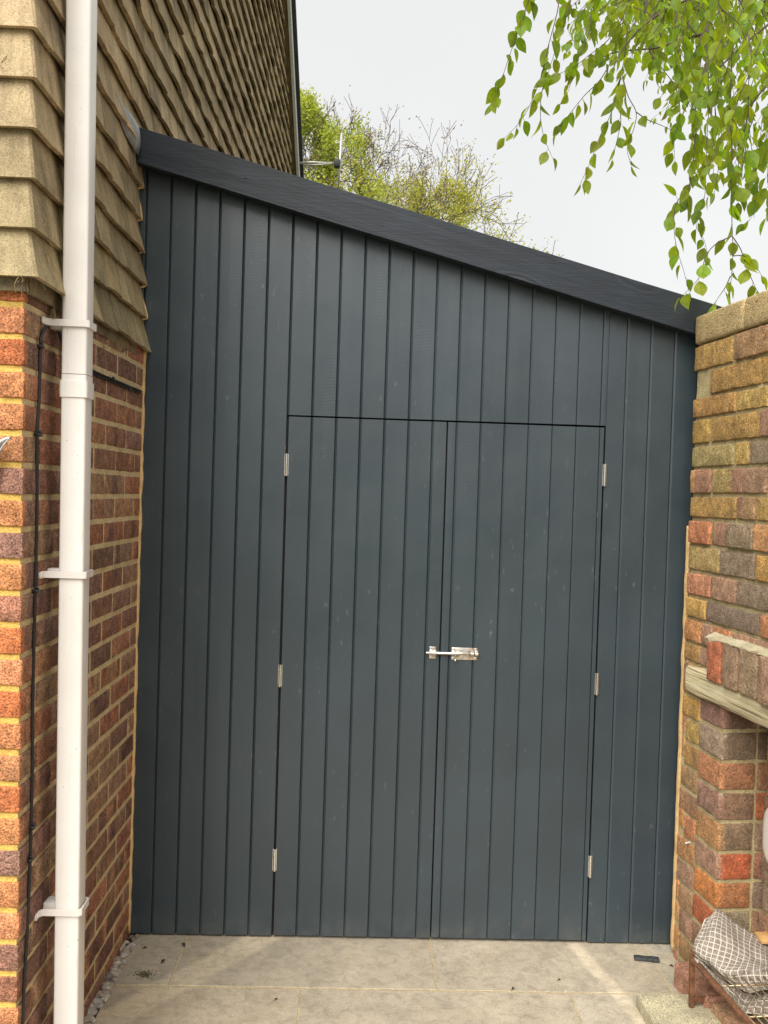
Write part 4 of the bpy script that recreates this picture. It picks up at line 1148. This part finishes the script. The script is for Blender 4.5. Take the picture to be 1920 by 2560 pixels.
# ------------------------------------------------------------------ overhanging tree on the right
def leaf_mat(name, c1, c2, trans=.5):
    m, nt, b = mat(name); out = nt.nodes['Material Output']
    v = coords(nt); t = N(nt, 'ShaderNodeTexCoord'); sx = N(nt, 'ShaderNodeSeparateXYZ'); nt.links.new(t.outputs['UV'], sx.inputs[0])
    c = mixc(nt, attr(nt), ramp(nt, noise_n(nt, v, 60, 3, .6), [(.3, .8), (.7, 1.2)]), 1.0, 'MULTIPLY')
    # veins: chevrons off the midrib
    ax = math_n(nt, 'ABSOLUTE', math_n(nt, 'SUBTRACT', sx.outputs['X'], .5))
    s_ = math_n(nt, 'SINE', math_n(nt, 'MULTIPLY', math_n(nt, 'SUBTRACT', sx.outputs['Y'], math_n(nt, 'MULTIPLY', ax, .7)), 52.0))
    vein = ramp(nt, s_, [(.70, 0.0), (.95, 1.0)]); mid = ramp(nt, ax, [(.012, 1.0), (.04, 0.0)])
    k = math_n(nt, 'MAXIMUM', math_n(nt, 'MULTIPLY', vein, .5), mid)
    c = mixc(nt, c, (.62,.72,.45), math_n(nt, 'MULTIPLY', k, .5), 'MULTIPLY')
    nt.links.new(c, b.inputs['Base Color']); b.inputs['Roughness'].default_value = .45
    tr = N(nt, 'ShaderNodeBsdfTranslucent'); nt.links.new(mixc(nt, c, (2.1,1.9,.45), 1.0, 'MULTIPLY'), tr.inputs['Color'])
    ms = N(nt, 'ShaderNodeMixShader'); ms.inputs[0].default_value = trans
    nt.links.new(b.outputs[0], ms.inputs[1]); nt.links.new(tr.outputs[0], ms.inputs[2]); nt.links.new(ms.outputs[0], out.inputs['Surface'])
    bump(nt, b, math_n(nt, 'SUBTRACT', 1.0, k), .4, .001); return m
M_leaf = leaf_mat('cherry_leaf', 0, 0, .66)
random.seed(42)
def leaf(mb, p, d, up, L, Wd, col):
    d = d.normalized(); s = d.cross(up)
    if s.length < 1e-4: s = d.orthogonal()
    s.normalize(); n = s.cross(d); n.normalize()
    prof = [(0, .0), (.10, .50), (.25, .88), (.42, 1.0), (.60, .86), (.78, .52), (.90, .22), (1.0, 0.0)]
    vs = []; uv = []; fc = []; bend = random.uniform(.05, .30); fold = random.uniform(.10, .5); tws = random.uniform(-.3, .3)
    for i, (t, w0) in enumerate(prof):
        c = p + d*(L*t) - n*(bend*L*t*t)
        ww = Wd*.5*w0; a = tws*t; s2 = s*math.cos(a) + n*math.sin(a); n3 = n*math.cos(a) - s*math.sin(a)
        vs += [c - s2*ww + n3*(ww*fold), c, c + s2*ww + n3*(ww*fold)]
        uv += [(.5-.5*w0, t), (.5, t), (.5+.5*w0, t)]
    for i in range(len(prof)-1):
        a = i*3; fc += [(a, a+1, a+4, a+3), (a+1, a+2, a+5, a+4)]
    mb.add(vs, fc, col, 0, uv)
def lc():
    k = random.uniform(.7, 1.3); y = random.uniform(-.03, .06)
    return ((.22+y)*k, .33*k, .035*k)
twm = MB(); lfm = MB()
def strand(pts, spacing=.032, rad=.0013, size=(.048, .074), end=True):
    P = smooth_path(pts, 6); Ls = [0]
    for a, b_ in zip(P[:-1], P[1:]): Ls.append(Ls[-1]+(b_-a).length)
    T = Ls[-1]
    twm.tube(P, [rad*(1.6-1.1*l/T) for l in Ls], 5)
    s = .02; side = 1
    while s < T:
        i = max(k for k in range(len(Ls)) if Ls[k] <= s); i = min(i, len(P)-2)
        p = P[i].lerp(P[i+1], (s-Ls[i])/max(1e-6, Ls[i+1]-Ls[i])); t = (P[i+1]-P[i]).normalized()
        th = random.uniform(0, 6.28); o_ = Vector((math.cos(th), math.sin(th), 0))
        d = (t*.5 + o_*.75 + Vector((0, 0, -.55+random.uniform(-.3, .2)))).normalized()
        st_ = p + d*random.uniform(.006, .012)
        twm.tube([p, st_], .0006, 4, cap=False)
        L = random.uniform(*size)*(1 if s < T*.85 else .8); q = random.random()
        upv = Vector((random.uniform(-1,1), random.uniform(-1,1), random.uniform(-.2,.9))).normalized()
        dd = (d + Vector((0,0,-.28))).normalized()
        leaf(lfm, st_, dd, upv, L, L*random.uniform(.56,.74), lc())
        s += spacing*random.uniform(.55, 1.4); side = -side
    if end:
        leaf(lfm, P[-1], (P[-1]-P[-2]).normalized() + Vector((0,0,-.3)), Vector((random.uniform(-1,1), random.uniform(-1,1), .3)), random.uniform(*size)*.9, .026, lc())
def S(pp, y0, y1=None, **k):
    y1 = y0 if y1 is None else y1; n_ = len(pp)
    strand([onY(x, y, y0+(y1-y0)*i/max(1, n_-1)) for i, (x, y) in enumerate(pp)], **k)
# the drooping twigs one can tell apart
S([(1345,-90), (1322,0), (1295,80), (1270,150), (1245,225), (1225,262)], .1, spacing=.03)
S([(1400,-60), (1395,20), (1372,110), (1350,200), (1310,290), (1262,345)], .0, spacing=.032)
S([(1372,110), (1360,200), (1352,250), (1352,300), (1362,350), (1382,395)], .05, spacing=.05)
S([(1440,-60), (1420,30), (1390,120), (1368,190)], .2, spacing=.028)
S([(1480,-80), (1478,20), (1470,90), (1440,160), (1420,230), (1400,260)], .1, spacing=.04)
S([(1560,40), (1520,100), (1470,140), (1430,170), (1370,195)], -.05, spacing=.035)
S([(1640,30), (1590,70), (1530,105), (1480,140), (1430,180)], .1, spacing=.026)
S([(1570,60), (1560,150), (1540,240), (1525,290), (1500,340), (1478,400), (1450,460)], .0, spacing=.036)
S([(1530,150), (1500,200), (1460,240), (1420,290), (1395,325)], .15, spacing=.03)
S([(1545,240), (1552,300), (1545,340), (1530,400)], .12, spacing=.04)
S([(1556,190), (1570,240), (1590,280), (1585,320), (1568,370), (1578,415)], -.1, spacing=.045)
S([(1590,280), (1620,300), (1650,312), (1690,330)], -.1, spacing=.08)
S([(1625,110), (1640,150), (1670,190), (1710,240), (1745,300), (1760,350)], .2, spacing=.04)
S([(1760,100), (1745,200), (1735,300), (1735,380), (1730,440), (1712,520), (1690,490)], .0, spacing=.034)
S([(1740,320), (1730,420), (1720,470), (1690,510), (1685,570), (1692,620), (1710,680), (1722,730)], -.1, spacing=.042)
S([(1800,80), (1785,200), (1770,300), (1765,420), (1760,500), (1740,560), (1760,600), (1770,640)], .1, spacing=.036)
S([(1835,40), (1828,180), (1825,290), (1830,370), (1828,480), (1830,560), (1832,640), (1826,720)], -.15, spacing=.05, rad=.002)
S([(1830,590), (1790,610), (1765,640), (1750,690), (1725,720), (1700,745)], -.15, spacing=.045)
S([(1830,590), (1850,620), (1865,660), (1880,700), (1900,735), (1940,750)], -.15, spacing=.04)
S([(1832,640), (1860,640), (1885,660), (1905,690)], -.15, spacing=.05)
S([(1826,690), (1812,720), (1795,745), (1785,765)], -.15, spacing=.03)
S([(1880,100), (1870,250), (1880,380), (1895,470), (1880,540), (1860,560)], .2, spacing=.04)
S([(1930,150), (1925,300), (1918,420), (1925,520), (1915,545)], .0, spacing=.035)
# the dense mass at the top right
for i in range(112):
    x = 1500 + 440*random.random()**.75; top = -120 + random.uniform(-40, 120)
    lim = 70 + (x-1500)/420*370
    y1 = random.uniform(.05, 1.0)*lim + 20; Y_ = random.uniform(-.5, 1.3)
    n_ = 5; xx = x; pts = []
    y0_ = max(top, y1-330)
    for k in range(n_):
        pts.append((xx, y0_ + (y1-y0_)*k/(n_-1))); xx += random.choice([-1, -1, 1])*random.uniform(5, 50)
    S(pts, Y_, Y_+random.uniform(-.1,.1), spacing=.034, size=(.032,.058))
for i in range(13):
    x = random.uniform(1660, 1930); y1 = random.uniform(380, 560) - (1930-x)*.15; pts = []; xx = x+20
    for k in range(5): pts.append((xx, y1-220+55*k)); xx += random.uniform(-20, 10)
    S(pts, random.uniform(-.2, .8), spacing=.034)
ct = thing('overhanging_tree', 'leafy tree with fresh green leaves drooping over the wall at upper right', 'tree', (3.3, 1.6, 0))
trk = MB(); root = Vector((3.3, 1.6, 0))
trk.tube(smooth_path([(3.3,1.6,-.1), (3.25,1.55,1.2), (3.35,1.5,2.6), (3.2,1.4,4.2), (3.3,1.3,6.0)], 6), [.16-.004*i for i in range(25)], 10)
trk.build('trunk', M_bark, ct, smooth=True)
br = MB(); random.seed(9)
def limb(pts, r0, r1):
    P = smooth_path(pts, 6); br.tube(P, [r0+(r1-r0)*i/(len(P)-1) for i in range(len(P))], 7); return P
for (y_, ztip, r0, px0) in ((.1, -90, .03, 1330), (.0, -50, .028, 1450), (.4, -110, .035, 1560), (-.2, -40, .03, 1700), (.6, -60, .03, 1800), (-.3, 30, .025, 1860), (.9, -130, .03, 1640)):
    tip = onY(px0, ztip, y_); limb([(3.25, 1.45, 3.6+random.uniform(0,1.2)), Vector((3.25,1.45,4.2)).lerp(tip, .5)+Vector((0,0,.45)), tip.lerp(Vector((3.25,1.45,4.2)), .15)+Vector((0,0,.12)), tip], r0, .004)
for pts in ([(1840,-60), (1640,40), (1560,120), (1530,180)], [(1610,-60), (1618,60), (1625,130), (1660,190)], [(1960,30), (1850,120), (1740,230), (1700,300)], [(1790,-60), (1765,90), (1770,200), (1778,300)],
            [(1780,80), (1700,100), (1640,120), (1540,130), (1480,160)], [(1930,200), (1880,260), (1860,330)], [(1700,-60), (1690,80), (1710,180), (1740,260)]):
    y_ = random.uniform(-.1, .4); P = smooth_path([onY(x, y, y_) for x, y in pts], 5); br.tube(P, [.006-.0045*i/(len(P)-1) for i in range(len(P))], 6)
br.build('limbs', M_bark, ct, smooth=True)
# far side of the crown, towards its trunk
for i in range(170):
    c = Vector((3.2, 1.6, 4.8)) + Vector((random.gauss(0, .75), random.gauss(0, .75), random.gauss(0, .8)))
    if c.x < 1.9: continue
    strand([c, c+Vector((random.uniform(-.15,.1), random.uniform(-.1,.1), -.18)), c+Vector((random.uniform(-.2,.1), random.uniform(-.1,.1), -.4))], spacing=.05, size=(.05,.07))
twm.build('twigs', M_twig, ct); lfm.build('foliage', M_leaf, ct, smooth=True)

# ------------------------------------------------------------------ trees far behind
def far_leaf_mat(name, trans=.5):
    m, nt, b = mat(name); out = nt.nodes['Material Output']; c = attr(nt)
    nt.links.new(c, b.inputs['Base Color']); b.inputs['Roughness'].default_value = .7
    tr = N(nt, 'ShaderNodeBsdfTranslucent'); nt.links.new(mixc(nt, c, (1.5,1.4,.6), 1.0, 'MULTIPLY'), tr.inputs['Color'])
    ms = N(nt, 'ShaderNodeMixShader'); ms.inputs[0].default_value = trans
    nt.links.new(b.outputs[0], ms.inputs[1]); nt.links.new(tr.outputs[0], ms.inputs[2]); nt.links.new(ms.outputs[0], out.inputs['Surface']); return m
M_far = far_leaf_mat('spring_leaves_far')
def far_tree(name, label, base, top, spread, cols, nleaf, lsize, seed, droop=0.0, trunk_r=.16, first=.35, levels=5, leafy=1.0, density=1.0, group='trees beyond the lean-to roof'):
    random.seed(seed); root = thing(name, label, 'tree', base, group)
    tm = MB(); bm_ = MB(); lm = MB(); base = Vector(base); H = top; tips = []
    def grow(p, d, L, r, lev):
        n_ = 4; pts = [p]; dd = d.copy()
        for i in range(n_):
            dd = (dd + Vector((random.uniform(-1,1), random.uniform(-1,1), random.uniform(-.6,.8)))*.17 + Vector((0,0,-droop*(lev/levels)*.35))).normalized()
            pts.append(pts[-1] + dd*L/n_)
        bm_.tube(pts, [max(.0075, r*(1-.5*i/n_)) for i in range(n_+1)], 5 if lev < 3 else 3, cap=False)
        if lev >= levels-1: tips.append((pts[-1], dd)); tips.append((pts[2], dd))
        if lev < levels:
            for k in range(random.choice([2,3,3]) if lev < levels-1 else 3):
                t = random.choice([2,3,4,4]); a = random.uniform(0, 6.28); o_ = dd.orthogonal().normalized(); o_.rotate(Matrix.Rotation(a, 3, dd))
                nd = (dd*random.uniform(.7,1) + o_*random.uniform(.45,.95) + Vector((0,0,.18*(1-droop)))).normalized()
                grow(pts[t], nd, L*random.uniform(.62,.8), r*.5, lev+1)
    P = [base + Vector((noise.noise(Vector((i*.5, seed, 0)))*.25*i/8, noise.noise(Vector((i*.5, 0, seed)))*.2, H*.93*i/9)) for i in range(10)]
    tm.tube(P, [trunk_r*(1-.9*i/9)+.01 for i in range(10)], 8); tm.build('trunk', M_bark_far, root, smooth=True)
    nb_ = int(13*density)
    for i in range(nb_):
        f = first + (1-first)*i/nb_; k = f*9; j = min(8, int(k)); p = P[j].lerp(P[j+1], k-j); a = i*2.4 + random.uniform(-.4,.4)
        wdt = spread*math.sin(math.pi*min(1, (f-first)/(1-first)*.85+.18))
        d = Vector((math.cos(a), math.sin(a), random.uniform(.35,.9))).normalized(); grow(p, d, max(.6, wdt*.55), trunk_r*.36*(1-f*.7), 1)
    bm_.build('branches', M_bark_far, root)
    for i in range(nleaf):
        p, d = random.choice(tips)
        if random.random() > leafy and noise.noise(p*.55) < 0.05: continue
        q = p + Vector((random.gauss(0,.11), random.gauss(0,.11), random.gauss(0,.11) - droop*random.random()*.5))
        nn = Vector((random.uniform(-1,1), random.uniform(-1,1), random.uniform(-1,1))).normalized(); a = nn.orthogonal().normalized(); b_ = nn.cross(a); s_ = lsize*random.uniform(.6,1.3)
        c = random.choice(cols); k = random.uniform(.75, 1.25)
        lm.add([q - a*s_, q - b_*s_*.55, q + a*s_, q + b_*s_*.55], [(0,1,2,3)], (c[0]*k, c[1]*k, c[2]*k))
    lm.build('crown', M_far, root)
YG = [(.40,.45,.08), (.34,.42,.07), (.46,.48,.11), (.30,.38,.07)]
BR_ = [(.22,.15,.06), (.28,.22,.07), (.20,.21,.06), (.30,.16,.06)]
YB = [(.46,.47,.10), (.40,.44,.09), (.50,.45,.12), (.34,.38,.08)]
far_tree('birch_tree', 'pale green drooping tree close beside the roof verge', (-2.4, 24, 0), 13.3, 3.5, YG, 46000, .05, 3, droop=.45, trunk_r=.16, density=1.6, first=.4)
far_tree('bare_tree', 'nearly bare twiggy tree with brownish buds, in the middle', (-.2, 26, 0), 12.9, 4.6, BR_+[(.16,.12,.08)], 8000, .036, 12, droop=0, trunk_r=.17, leafy=.45, density=2.6)
far_tree('budding_tree', 'low yellow green budding tree sloping down towards the right', (1.9, 25, 0), 10.9, 4.2, YB, 26000, .042, 8, droop=.1, trunk_r=.15, leafy=.75, density=2.1)
